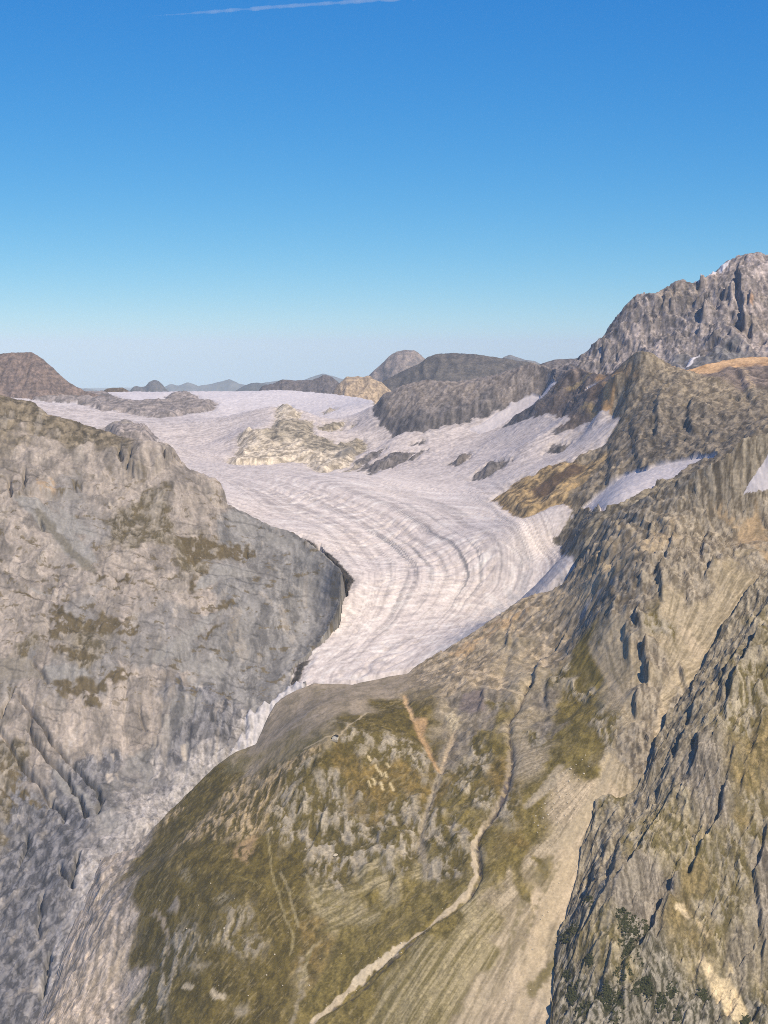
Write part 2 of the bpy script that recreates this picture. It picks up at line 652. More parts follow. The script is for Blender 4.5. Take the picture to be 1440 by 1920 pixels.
# ================================================================== 1. near mountainside: grassy spur, scree, upper rocks
# the left mountainside's base form comes first: the spur meets it in the gorge
B2 = Land(
    ctrl=[(0, 900, 5600), (0, 1100, 5160), (0, 1300, 4790), (0, 1500, 4470), (0, 1700, 4070), (0, 1920, 3650), (90, 1850, 3740), (150, 1620, 4120), (220, 1530, 4330), (400, 1420, 4660), (540, 1292, 4870), (470, 1360, 4740), (300, 1480, 4540),
          (300, 1000, 5450), (300, 1200, 5000), (300, 1400, 4690), (450, 1100, 5290), (450, 1250, 4980), (150, 900, 5650), (150, 1100, 5190), (150, 1300, 4800), (150, 1450, 4560), (120, 1700, 3980), (40, 1600, 4290), (600, 1190, 5120), (600, 1110, 5290), (560, 1240, 5000), (520, 1150, 5190),
          (420, 1000, 5520), (270, 885, 5700), (270, 850, 5740), (40, 930, 5540), (40, 890, 5640), (340, 900, 5660), (640, 1120, 5190), (630, 1150, 5140), (-200, 900, 5600), (-200, 1300, 4800), (-200, 1800, 4000), (200, 1700, 3930), (300, 1620, 4150), (500, 1450, 4650), (650, 1320, 4760), (700, 1200, 4900), (60, 2100, 3380), (250, 1900, 3620)],
    crest=[(-220, 690, 6150), (-60, 725, 6050), (0, 740, 6000), (30, 748, 5990), (65, 756, 5980), (76, 764, 5960), (90, 778, 5950), (108, 780, 5940), (145, 790, 5930), (170, 801, 5920), (200, 806, 5910), (225, 819, 5900), (280, 826, 5880), (310, 829, 5870), (325, 839, 5860), (336, 856, 5850), (350, 876, 5820), (375, 887, 5790), (400, 895, 5770),
           (415, 908, 5740), (423, 928, 5720), (427, 944, 5700), (450, 957, 5660), (480, 972, 5620), (510, 987, 5570), (548, 997, 5530), (565, 1008, 5490), (581, 1019, 5450), (607, 1040, 5370), (637, 1066, 5260), (648, 1087, 5200), (655, 1120, 5140), (675, 1165, 5060), (720, 1230, 4950), (800, 1330, 4800)],
    back=0.75, yr=(3350, 6500), pxr=(-200, 720), crestw=150)
_g = [(60, 1930), (95, 1850), (130, 1750), (170, 1665), (190, 1610)]
_gy = B2.drape(*np.array(_g, float).T)[:, 1] - 8
GORGE = [(p[0], p[1], y) for p, y in zip(_g, _gy)]
B1 = Land(
    ctrl=[(628, 1387, 3900), (590, 1330, 4180), (700, 1330, 4150), (770, 1287, 4400), (680, 1290, 4420), (480, 1470, 3960), (520, 1400, 4080), (300, 1590, 3960),
          (600, 1500, 3770), (500, 1600, 3640), (400, 1680, 3560), (400, 1750, 3450), (300, 1700, 3640), (240, 1690, 3740), (232, 1780, 3640), (220, 1860, 3560), (240, 1920, 3420),
          (160, 1750, 3800), (120, 1850, 3650), (160, 1920, 3480), (80, 1925, 3540), (500, 1920, 3220), (700, 1920, 3160), (900, 1920, 3110), (1050, 1920, 3060), (350, 1920, 3300),
          (600, 1700, 3470), (700, 1600, 3590), (760, 1500, 3740), (840, 1400, 3960), (800, 1700, 3400), (900, 1640, 3420), (800, 1760, 3280), (940, 1500, 3640), (970, 1350, 3960), (900, 1260, 4300), (1000, 1250, 4280),
          (1070, 1200, 4350), (1140, 1450, 3620), (1000, 1700, 3340), (1000, 1550, 3530), (1300, 1250, 3900), (1200, 1300, 3830), (1110, 1300, 3960), (1200, 1180, 4010), (1200, 1050, 4260),
          (1330, 1120, 4060), (1350, 950, 4430), (1440, 900, 4420), (1440, 1020, 4230), (1130, 1050, 4560), (1100, 1130, 4380), (1600, 950, 4350), (1600, 1200, 3950), (1400, 1500, 3590), (1300, 1700, 3360), (1200, 2000, 2980), (700, 2100, 2960), (300, 2100, 3150)],
    crest=[(-60, 2150, 3250), (20, 2000, 3450), *GORGE, (250, 1592, 4080), (300, 1540, 4100), (350, 1490, 4150), (400, 1440, 4190), (440, 1410, 4210), (480, 1395, 4230), (502, 1344, 4420), (516, 1319, 4490), (534, 1305, 4520),
           (552, 1296, 4535), (588, 1281, 4560), (639, 1282, 4560), (660, 1284, 4550), (686, 1277, 4570), (725, 1269, 4590), (765, 1263, 4610), (776, 1252, 4620), (794, 1241, 4640), (812, 1229, 4660), (849, 1209, 4690), (884, 1187, 4720),
           (929, 1156, 4750), (956, 1138, 4760), (982, 1120, 4770), (1004, 1113, 4775), (1031, 1111, 4780), (1045, 1104, 4790), (1062, 1090, 4800), (1085, 1058, 4810), (1110, 1010, 4800), (1135, 975, 4770),
           (1180, 948, 4700), (1230, 925, 4600), (1262, 905, 4570), (1300, 886, 4520), (1355, 860, 4470), (1390, 827, 4470), (1440, 812, 4450), (1520, 770, 4450), (1650, 720, 4450)],
    back=0.55, yr=(2850, 5400), pxr=(-60, 1640), crestw=140)

# ================================================================== 0. near rocky buttress (right foreground)
CR0 = [(1440, 1067), (1418, 1089), (1391, 1120), (1378, 1147), (1360, 1160), (1347, 1191), (1329, 1218), (1316, 1253), (1302, 1271), (1280, 1307), (1249, 1342), (1236, 1378), (1213, 1436),
       (1191, 1484), (1160, 1500), (1130, 1492), (1113, 1505), (1107, 1538), (1093, 1591), (1084, 1640), (1067, 1684), (1050, 1745), (1043, 1790), (1040, 1844), (1036, 1890), (1030, 1925)]
_d = B1.drape(*np.array(CR0, float).T)[:, 1] - np.where(np.array(CR0)[:, 1] > 1480, 6, 26)
CR0 = [(p[0], p[1], y) for p, y in zip(CR0, _d)]
_q = np.array(CR0); _t = np.linspace(0, len(_q) - 1, 150)
_q = np.stack([np.interp(_t, np.arange(len(_q)), _q[:, i]) for i in range(3)], -1)
_q[:, 0] += 9 * fbm(_t * 1.1, _t * 0, 3, 71); _q[:, 1] += 5 * fbm(_t * 1.3, _t * 0, 3, 73)
CR0 = [tuple(r) for r in _q]
B0 = Land(
    ctrl=[(1440, 1920, 3050), (1440, 1500, 3430), (1440, 1300, 3670), (1400, 1250, 3740), (1330, 1400, 3540), (1250, 1550, 3400), (1250, 1700, 3240),
          (1250, 1920, 3010), (1350, 1700, 3230), (1150, 1650, 3260), (1120, 1800, 3120), (1600, 1100, 3900), (1600, 1500, 3420), (1600, 1900, 3050),
          (1250, 2100, 2830), (1440, 2100, 2860), (1000, 2100, 2820), (1600, 2100, 2860)],
    crest=[(1650, 960, 4100), (1500, 1020, 4080)] + CR0 + [(1000, 2000, 2920), (930, 2120, 2830)],
    back=0.9, yr=(2700, 4150), pxr=(980, 1640), crestw=120, cstep=5)

RIBS0 = [
    ([(1318, 1364), (1311, 1390), (1307, 1425), (1293, 1452)], 26, 45),
    ([(1366, 1425), (1360, 1480), (1351, 1533), (1340, 1564), (1324, 1585), (1308, 1620), (1293, 1649), (1262, 1671), (1244, 1707), (1222, 1751), (1200, 1782), (1169, 1822), (1162, 1860)], 26, 55),
    ([(1275, 1469), (1249, 1516), (1238, 1529), (1213, 1573), (1187, 1618), (1164, 1649), (1129, 1689), (1107, 1729), (1075, 1778), (1060, 1815)], 20, 45),
    ([(1442, 1540), (1431, 1596), (1418, 1649), (1422, 1684), (1427, 1729), (1424, 1790)], 20, 40),
    ([(1266, 1672), (1249, 1729), (1231, 1790)], 14, 30),
    ([(1440, 1160), (1418, 1200), (1396, 1249), (1373, 1290), (1362, 1330), (1354, 1345)], 22, 40),
    ([(1398, 1195), (1372, 1240), (1352, 1290), (1340, 1320)], 16, 40),
    ([(1335, 1280), (1300, 1330), (1285, 1370), (1270, 1420), (1262, 1450)], 16, 35),
    ([(1420, 1390), (1400, 1440), (1390, 1500)], 10, 30),
    ([(1380, 1390), (1370, 1440), (1366, 1470)], 8, 30),
    ([(1172, 1555), (1160, 1590), (1150, 1640), (1132, 1690)], 10, 30),
    ([(1120, 1605), (1110, 1650), (1098, 1690)], 10, 25),
    ([(1147, 1460), (1143, 1482)], 12, 20),
    ([(1146, 1760), (1142, 1800), (1130, 1845), (1120, 1880)], 10, 25),
    ([(1174, 1790), (1172, 1830), (1168, 1900)], 10, 25),
    ([(1440, 1760), (1430, 1800), (1427, 1850)], 14, 25),
    ([(1425, 1890), (1412, 1925)], 24, 30),
    ([(1230, 1400), (1222, 1440), (1208, 1470)], 12, 30),
    ([(1258, 1400), (1255, 1430), (1242, 1470), (1228, 1510)], 9, 25),
    ([(1378, 1530), (1372, 1580), (1366, 1620)], 7, 25),
    ([(1302, 1560), (1298, 1600)], 6, 20),
]
c0 = 3.0
gx = np.arange(240, 1340, c0); gy = np.arange(2690, 4170, c0)
GXm, GYm = np.meshgrid(gx, gy)
base = B0.base(GXm, GYm)
# fall direction of the ribs
pa, pb = B0.drape([1400, 1060], [1130, 1800])
dv = (pb - pa) / np.hypot(*(pb - pa))
ac = GXm * -dv[1] + GYm * dv[0]; al = GXm * dv[0] + GYm * dv[1]
wv = fbm(GXm / 150, GYm / 150, 3, 5) * 40
rel = 9 * ridged((ac + wv) / 95, al / 330, 4, 8) + 6 * fbm(GXm / 90, GYm / 90, 4, 14) + 5 * ridged((ac + wv * .6) / 28, al / 90, 3, 19)
for i, (p, A, g) in enumerate(RIBS0):
    rel = rel + rib_relief(B0, GXm, GYm, p, A, g, seed=i * 3)
H = carve(base + rel, c0, 0.10, 2)
D0 = (H - base) - 9.0
f0 = Field(B0, 330, 660)
f0.Z = f0.B + bil(D0, gx[0], gy[0], c0, f0.X, f0.Y) * edge_fade(B0, f0.X, f0.Y, 60, 0.25)
CODES0 = {
    'RK': ((162, 150, 128), (118, 108, 90), 40, 11, 1.8, 5.0, 0.0),
    'GS': ((160, 149, 132), (124, 114, 99), 60, 9, 1.9, 4.5, 0.0),
    'RG': ((166, 154, 130), (118, 106, 66), 50, 22, 2.4, 4.5, 0.05),
    'GR': ((164, 150, 120), (122, 110, 70), 28, 12, 2.6, 3.6, 0.06),
    'GB': ((144, 126, 86), (118, 104, 64), 24, 12, 2.0, 3.0, 0.0),
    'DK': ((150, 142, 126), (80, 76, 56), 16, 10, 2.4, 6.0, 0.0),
    'XX': ((150, 140, 120), (120, 110, 92), 40, 12, 1.0, 4.0, 0.0),
}
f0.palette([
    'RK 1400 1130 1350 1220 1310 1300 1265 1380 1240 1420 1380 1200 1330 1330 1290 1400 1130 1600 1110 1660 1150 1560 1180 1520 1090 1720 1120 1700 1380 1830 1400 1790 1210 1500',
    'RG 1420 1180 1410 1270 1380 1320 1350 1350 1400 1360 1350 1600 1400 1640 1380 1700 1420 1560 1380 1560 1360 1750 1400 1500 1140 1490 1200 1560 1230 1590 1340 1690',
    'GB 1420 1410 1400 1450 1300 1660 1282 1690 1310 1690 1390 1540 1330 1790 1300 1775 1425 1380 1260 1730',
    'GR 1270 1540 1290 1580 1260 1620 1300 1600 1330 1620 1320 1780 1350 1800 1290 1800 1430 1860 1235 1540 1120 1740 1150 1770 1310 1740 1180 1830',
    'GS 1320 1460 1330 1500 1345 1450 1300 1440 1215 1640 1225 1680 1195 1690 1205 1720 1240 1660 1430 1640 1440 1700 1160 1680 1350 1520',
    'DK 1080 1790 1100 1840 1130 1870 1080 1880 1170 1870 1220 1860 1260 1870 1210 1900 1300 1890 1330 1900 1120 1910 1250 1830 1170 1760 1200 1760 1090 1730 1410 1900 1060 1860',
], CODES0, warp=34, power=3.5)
f0.poly([(1262, 1728), (1281, 1698), (1296, 1732), (1285, 1734)], (206, 186, 150), 3, 3)
f0.poly([(1296, 1700), (1320, 1694), (1322, 1715), (1308, 1722)], (176, 164, 140), 5, 4, 0.8)
f0.poly([(1309, 1805), (1320, 1805), (1340, 1838), (1366, 1838), (1385, 1865), (1402, 1895), (1415, 1930), (1375, 1925), (1355, 1890), (1335, 1865)], (206, 186, 148), 4, 10)
f0.poly([(1365, 1808), (1373, 1815), (1374, 1828), (1366, 1825)], (200, 180, 140), 3, 3)
f0.line([(1309, 1735), (1318, 1750), (1325, 1765)], (190, 170, 132), 4)
f0.line([(1276, 1485), (1290, 1520), (1300, 1545)], (178, 166, 138), 3.2, .8)
f0.line([(1205, 1522), (1240, 1495), (1254, 1480)], (186, 172, 146), 4.5, .8, breakup=.3)
f0.line([(1195, 1540), (1225, 1510)], (182, 168, 142), 4.5, .7, breakup=.3)
f0.poly([(1148, 1457), (1180, 1435), (1215, 1414), (1212, 1440), (1190, 1475), (1186, 1450), (1165, 1455)], (186, 170, 142), 5, 5, 0.9)
f0.line([(1385, 1285), (1393, 1300), (1396, 1320)], (186, 172, 144), 3, .7)
f0.poly([(1378, 1345), (1390, 1345), (1386, 1358)], (205, 186, 150), 2, 2)
f0.poly([(1392, 1325), (1415, 1320), (1420, 1345), (1405, 1340)], (178, 166, 142), 4, 5, .8)
acv = f0.X * -dv[1] + f0.Y * dv[0]; alv = f0.X * dv[0] + f0.Y * dv[1]
wv = f0.w1[0] * 18
fine = 0.9 * ridged((acv + wv) / 16, alv / 46, 3, 77) + 0.8 * fbm(f0.X / 14, f0.Y / 14, 3, 83) + 0.4 * ridged((acv + wv) / 6, alv / 15, 2, 87)
fa, ca = facets((acv + wv) / 24, alv / 52, 3); fb, cb = facets((acv + wv * .6) / 9, alv / 17, 5)
f0.Z += (fine - 0.6) * f0.amp * .5 + fa * f0.amp * 1.3 + fb * f0.amp * .65
f0.col *= (1 + .22 * (ca - .5) + .22 * (cb - .5))[..., None]
f0.col *= (1 + 0.28 * fbm((acv + wv) / 9, alv / 60, 4, 95, .6) + .12 * pn(f0.X / 4, f0.Y / 4, 97))[..., None]
f0.col = np.clip(f0.col, 0.01, 0.9)
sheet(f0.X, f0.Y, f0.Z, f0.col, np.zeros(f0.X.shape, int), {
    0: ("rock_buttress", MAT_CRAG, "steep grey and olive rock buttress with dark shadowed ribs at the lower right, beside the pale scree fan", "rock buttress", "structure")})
print("buttress", round(time.time() - T0, 1))

c1 = 4.0
gx = np.arange(-1100, 1560, c1); gy = np.arange(2840, 5420, c1)
GXm, GYm = np.meshgrid(gx, gy)
base = B1.base(GXm, GYm)
# how rough each place is
rough_pts = [
    (0.18, '560 1310 620 1300 700 1290 520 1370 600 1350 660 1320 480 1430'), (0.3, '300 1620 400 1640 480 1640 300 1740 400 1740 500 1740 420 1820 350 1880 500 1880 600 1820 700 1760 800 1800 600 1900 860 1720'),
    (0.9, '640 1560 720 1580 680 1500 580 1560 620 1620 760 1560 560 1500 860 1440 900 1400 840 1560 1000 1300'), (0.16, '1000 1700 960 1760 1060 1590 1020 1640 1100 1500 900 1800 960 1880 850 1880 1130 1420 1000 1560 1040 1450 990 1400'),
    (0.5, '440 1480 500 1460 380 1530 720 1380 680 1420 780 1400'), (0.55, '850 1220 930 1200 1000 1170 900 1270 1050 1160 960 1250'),
    (1.9, '1110 990 1140 1010 1180 990 1100 1020 1220 980 1160 1040 1200 1000 1080 1060'), (1.3, '1200 1120 1150 1060 1200 1000 1250 950 1300 1050 1300 900 1400 850 1190 1200 1200 1300 1100 1010 1250 1080 1350 900'), (0.2, '1160 1240 1180 1290 1330 1130 1290 1150 1260 1280 1240 1330 1180 1350'),
    (0.4, '1400 980 1370 960 1430 1010'), (0.8, '1050 1290 1010 1240 1110 1310 1090 1250'), (0.8, '200 1650 160 1760 120 1880 200 1850')]
RP, RV = [], []
for v, t in rough_pts:
    n = list(map(float, t.split()))
    for i in range(0, len(n), 2):
        RP.append((n[i], n[i + 1])); RV.append(v)
RW = B1.drape(*np.array(RP).T)
RV = np.array(RV)
lev = sorted(set(RV)); code = np.array([lev.index(v) for v in RV])
sub = fastidw(GXm[::4, ::4], GYm[::4, ::4], RW, code, 4.0, None, 0.5) @ np.array(lev)
RGH = bil(sub, gx[0], gy[0], c1 * 4, GXm, GYm)
wv = fbm(GXm / 200, GYm / 200, 4, 105) * 120
sl = base * 1.0
rel = (1.6 + 3.2 * RGH) * fbm(GXm / 45, GYm / 45, 4, 109) + RGH * (12 * fbm(GXm / 220, GYm / 220, 5, 111) + 9 * ridged((GXm * .85 + GYm * .5 + wv) / 130, (GYm * .85 - GXm * .5) / 300, 4, 117) + 4 * ridged((GXm * .75 + GYm * .65 + wv * .7) / 38, (GYm * .75 - GXm * .65) / 60, 3, 121))
GUL = [([(997, 1281), (978, 1319), (957, 1348), (953, 1360), (960, 1402), (960, 1431), (953, 1474), (942, 1500), (928, 1528), (910, 1550), (898, 1562), (893, 1590), (902, 1640), (880, 1676), (806, 1732), (720, 1800), (640, 1877), (571, 1920)], 11, 12),
       ([(758, 1303), (772, 1344), (794, 1395), (827, 1452), (805, 1510), (794, 1554), (780, 1600)], 8, 12), ([(852, 1380), (841, 1409), (828, 1448)], 7, 10),
       ([(1140, 1380), (1142, 1420), (1120, 1470)], 5, 14), ([(1000, 1090), (985, 1130), (965, 1180), (950, 1240), (940, 1290)], 8, 16)]
for p, dep, wd in GUL:
    P = B1.drape(*np.array(p, float).T)
    m = near(GXm, GYm, P, 120)
    d, _, _ = polydist(GXm[m] + pn(GXm[m] / 50, GYm[m] / 50, 3) * 8, GYm[m] + pn(GXm[m] / 50, GYm[m] / 50, 7) * 8, P)
    rel[m] -= dep * np.exp(-(d / wd) ** 1.3)
RIBS1 = [([(1207, 1212), (1211, 1244), (1209, 1271), (1218, 1292)], 42, 30), ([(1196, 1310), (1191, 1330), (1196, 1350)], 20, 25), ([(1200, 1130), (1190, 1160), (1206, 1200)], 16, 30),
         ([(1180, 1160), (1172, 1200), (1185, 1260)], 14, 30), ([(1270, 1240), (1284, 1280), (1290, 1310), (1280, 1330)], 16, 25), ([(1235, 1060), (1238, 1100), (1242, 1140)], 22, 40),
         ([(1204, 1090), (1202, 1110)], 12, 25), ([(1330, 985), (1322, 1020), (1318, 1060)], 14, 40), ([(1270, 1000), (1250, 1050), (1232, 1090)], 14, 40), ([(1340, 1060), (1320, 1100)], 14, 30),
         ([(1160, 1000), (1140, 1040), (1110, 1090)], 14, 40), ([(1080, 1140), (1060, 1190), (1010, 1250), (1000, 1290), (975, 1320)], 14, 30), ([(1005, 1100), (975, 1140), (955, 1180), (950, 1230)], 10, 30),
         ([(906, 1295), (905, 1330), (897, 1350)], 8, 20), ([(1030, 1270), (1025, 1310), (1030, 1340)], 10, 25), ([(600, 1420), (590, 1450), (560, 1490), (545, 1520)], 9, 30), ([(620, 1500), (600, 1560), (575, 1610)], 8, 25), ([(700, 1560), (720, 1610), (716, 1640)], 7, 20),
         ([(1120, 990), (1090, 1020), (1080, 1050)], 18, 40), ([(1180, 1000), (1160, 1020)], 16, 30), ([(1110, 1000), (1105, 1030), (1098, 1050)], 14, 25), ([(170, 1600), (185, 1650), (190, 1700)], 8, 25)]
for i, (p, A, g) in enumerate(RIBS1):
    rel = rel + rib_relief(B1, GXm, GYm, p, A, g, seed=100 + i * 3)
H = carve(base + rel, c1, 0.14 * np.clip(RGH, 0, 1), 3)
D1 = (H - base)
D1 = D1 + RGH * 2
f1 = Field(B1, 650, 650)
f1.Z = f1.B + bil(D1, gx[0], gy[0], c1, f1.X, f1.Y) * edge_fade(B1, f1.X, f1.Y, 110, 0.12)
CODES1 = {
    'MO': ((168, 152, 130), (152, 138, 114), 90, 40, 1.2, 0.6, 0.0),
    'MG': ((156, 140, 110), (128, 116, 78), 90, 40, 1.3, 0.6, 0.0),
    'GD': ((110, 95, 46), (88, 76, 34), 40, 26, 1.6, 0.8, 0.0),
    'GM': ((132, 116, 64), (106, 93, 45), 46, 24, 1.6, 0.8, 0.0),
    'GB': ((132, 110, 60), (108, 92, 46), 30, 24, 1.6, 0.9, 0.0),
    'RG': ((164, 152, 130), (110, 97, 52), 60, 30, 2.6, 3.6, 0.17),
    'RK': ((168, 155, 134), (124, 112, 94), 40, 14, 2.2, 6.5, 0.0),
    'RB': ((190, 171, 142), (148, 132, 106), 40, 36, 2.0, 3.6, 0.0),
    'RP': ((150, 138, 120), (124, 113, 96), 40, 20, 1.4, 2.4, 0.0),
    'SC': ((184, 167, 138), (162, 146, 116), 90, 12, 1.9, 0.5, 0.0),
    'SP': ((202, 182, 151), (180, 162, 132), 90, 12, 1.8, 0.5, 0.0),
    'SG': ((168, 153, 117), (132, 119, 76), 110, 7, 1.6, 0.6, 0.05),
    'TG': ((182, 160, 124), (108, 94, 50), 70, 16, 2.6, 1.6, 0.08),
    'TA': ((190, 163, 126), (158, 138, 108), 60, 30, 1.2, 0.8, 0.0),
    'PS': ((198, 182, 164), (160, 147, 131), 60, 16, 2.0, 3.0, 0.0),
    'XX': ((160, 149, 128), (104, 92, 48), 36, 22, 2.0, 3.0, 0.0),
}
f1.radial = ('SC', 'SP', 'SG'); f1.apex = B1.drape(1190, 1370)[0]
f1.palette([
    'MO 560 1310 620 1300 700 1285 520 1370 600 1350 650 1330 740 1272 500 1390 680 1300 540 1340 590 1300 470 1440 720 1300',
    'MG 480 1425 560 1395 600 1390 540 1425 450 1430',
    'GD 740 1330 690 1360 720 1360 790 1390 650 1400 300 1590 340 1550 380 1520 420 1450 380 1590 290 1650 400 1630 470 1630 300 1720 400 1720 500 1720 430 1800 350 1840 450 1880 500 1840 560 1670 540 1640 520 1680 340 1680 560 1740 520 1780 480 1900 400 1900 270 1720 360 1500 600 1450 780 1350 270 1790',
    'GB 640 1420 620 1440 660 1440 700 1500 720 1510 590 1790 570 1770 640 1400 750 1470 680 1470 960 1580 930 1460 715 1525 790 1480',
    'GM 600 1850 660 1790 760 1690 700 1740 640 1850 740 1790 680 1880 1000 1500 980 1550 960 1590 1040 1440 1090 1400 1120 1430 960 1640 930 1660 860 1690 820 1720 1110 1240 1095 1215 1125 1260 1060 1330 1080 1350 1060 1370 1100 1360 925 1420 870 1520 910 1380 880 1560 1010 1620 980 1690 700 1700 860 1510 780 1650',
    'RG 560 1460 560 1510 620 1510 680 1540 700 1560 640 1580 720 1410 755 1430 700 1400 600 1620 670 1640 740 1540 590 1560 540 1560 900 1430 870 1470 920 1500 900 1400 860 1560 820 1570 900 1340 1050 1270 1100 1290 1140 1380 1120 1360 290 1860 280 1900 310 1800 450 1760 700 1620 760 1600 1020 1380 640 1500 660 1370 1250 1200 380 1760 780 1440 730 1650 840 1620',
    'TG 480 1500 440 1490 530 1450 420 1540 470 1540 500 1470 400 1560 510 1500 560 1440 380 1560 340 1520',
    'RK 1430 960 1440 985 1360 1000 1340 970 1380 930 1400 940 1440 1060 1400 1030 1200 1190 1190 1150 1180 1110 1120 1140 1230 1100 1150 1060 1250 1050 1300 1090 1200 1000 1100 1020 1080 1000 1300 1000 1180 970 1250 930 1350 880 1400 850 1420 880 1210 1240 1200 1320 1205 1380 1240 1000 1060 1000 1320 1050 1340 1010 1440 830 1440 960 1430 920 1280 960 1380 1050 1210 1300 1190 1400 1270 1320',
    'RB 850 1220 900 1230 950 1150 1000 1170 1050 1150 900 1260 1000 1130 840 1250 1050 1200 1040 1240 1010 1220 1120 1090 1150 1090 1060 1130 1090 1110 800 1260 930 1280 870 1290 820 1240 1180 1040 1240 1020',
    'RP 885 1325 870 1320 910 1310 880 1350 900 1300 890 1380 860 1400 1030 1310 1040 1360',
    'SC 960 1250 965 1210 970 1280 985 1290 1000 1400 985 1360 1010 1430 1150 1250 1180 1290 1140 1215 1170 1330 1330 1130 1350 1120 1290 1150 1320 1180 1270 1270 1250 1300 1280 1230 1180 1240 1400 1040 1380 1090 850 1340 1145 1430 1250 1230 1160 1200 1000 1620 950 1685 970 1730 920 1750 940 1800 900 1860 880 1915 1030 1800 1060 1580 1020 1590',
    'SP 1060 1640 1040 1700 1010 1780 990 1850 960 1910 1025 1900 1080 1540 1110 1480 1240 1340 1300 1200 1230 1370 1070 1600 1000 1700',
    'SG 860 1770 820 1820 780 1880 850 1880 720 1920 640 1700 700 1670 620 1740 740 1650 800 1620 580 1790 680 1720 900 1700 880 1800 840 1850 900 1780',
    'TA 1405 995 1425 1015 1395 985 1440 1030',
    'PS 215 1700 195 1640 200 1790 160 1820 200 1900 120 1900 235 1860 230 1610 170 1720 240 1830 225 1740 100 1880 150 1780 180 1870',
], CODES1, warp=60, power=5)
# tan earth streaks running down the grass of the spur
_a, _b = B1.drape([530, 400], [1440, 1570]); _v = (_b - _a) / np.hypot(*(_b - _a))
_ac = f1.X * -_v[1] + f1.Y * _v[0] + f1.w1[0] * 14; _al = f1.X * _v[0] + f1.Y * _v[1]
_w = np.clip(f1.wts['GD'] + f1.wts['GM'] + f1.wts['TG'] + f1.wts['GB'], 0, 1)
_n = fbm(_ac / 8, _al / 26, 5, 181, .62) + .5 * fbm(f1.X / 150, f1.Y / 150, 3, 185)
mix(f1.col, _w * sstep(.32, .5, _n) * .42, alb((160, 143, 104)))
mix(f1.col, _w * sstep(.25, .6, -_n) * .5, alb((88, 78, 38)))
f1.poly([(772, 1346), (802, 1350), (797, 1380), (812, 1420), (830, 1452), (822, 1454), (800, 1412), (785, 1378)], (188, 154, 112), 6, 8, .9)
f1.line([(758, 1303), (764, 1325), (776, 1350)], (190, 160, 120), 6)
f1.line([(852, 1380), (845, 1400), (838, 1415), (828, 1448)], (184, 164, 134), 7)
f1.line([(827, 1452), (815, 1480), (805, 1510), (794, 1554), (788, 1590), (800, 1640)], (166, 152, 128), 8, .85)
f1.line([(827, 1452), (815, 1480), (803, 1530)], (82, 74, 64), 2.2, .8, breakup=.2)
f1.poly([(834, 1350), (850, 1340), (858, 1360), (852, 1378), (840, 1368)], (214, 196, 160), 5, 6, .9, tex=(10, 10, -0.1))
# the stream gully: gravel bed and dark water-worn notch
GRAV = [(905, 1552), (893, 1575), (886, 1600), (894, 1640), (876, 1672), (800, 1738), (730, 1790), (700, 1812), (640, 1868), (600, 1900), (560, 1935)]
gravel = f1.line(GRAV, (196, 178, 148), 5.8, 1.0, .8, wob=6)
g2 = f1.line([(760, 1765), (735, 1785), (700, 1812), (670, 1838)], (205, 188, 158), 10, 1.0, .8, wob=8)
gravel = np.maximum(gravel, g2)
NOTCH = [(997, 1281), (978, 1319), (957, 1348), (953, 1360), (960, 1402), (960, 1431), (953, 1474), (942, 1500), (928, 1528), (910, 1550), (898, 1570), (897, 1592), (902, 1640), (884, 1676), (806, 1740), (740, 1800), (660, 1870)]
f1.line([(960, 1402), (960, 1431), (953, 1474), (942, 1500), (928, 1528), (910, 1550)], (168, 152, 128), 12, .7)
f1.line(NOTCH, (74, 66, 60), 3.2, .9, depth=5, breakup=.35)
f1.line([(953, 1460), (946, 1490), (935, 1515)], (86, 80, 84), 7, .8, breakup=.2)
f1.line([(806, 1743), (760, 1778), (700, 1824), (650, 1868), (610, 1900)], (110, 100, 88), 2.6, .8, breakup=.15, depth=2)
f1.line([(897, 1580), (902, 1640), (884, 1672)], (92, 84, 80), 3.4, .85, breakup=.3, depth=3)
# scree fan streaks
f1.line([(1142, 1420), (1138, 1450), (1118, 1490), (1090, 1540), (1060, 1580)], (190, 172, 140), 16, .9)
f1.line([(1070, 1600), (1050, 1660), (1025, 1720), (1000, 1800), (990, 1850), (972, 1925)], (200, 180, 146), 18, .8)
f1.line([(1020, 1880), (1040, 1840), (1050, 1800)], (196, 178, 146), 16, .7)
for p in ([(1040, 1600), (990, 1680), (960, 1760), (940, 1830)], [(1020, 1620), (975, 1700), (960, 1750)], [(1050, 1620), (1010, 1690), (980, 1780)]):
    f1.line(p, (128, 116, 82), 4.5, .7, breakup=.3)
f1.line([(1050, 1800), (1020, 1830), (1000, 1860), (994, 1850)], (116, 104, 60), 11, .8)
f1.line([(1050, 1440), (1025, 1470), (1000, 1500), (988, 1510)], (182, 166, 138), 10, .8)
f1.poly([(1060, 1450), (1072, 1440), (1040, 1480), (995, 1512), (990, 1508), (1030, 1470)], (182, 166, 138), 5, 5, .9)
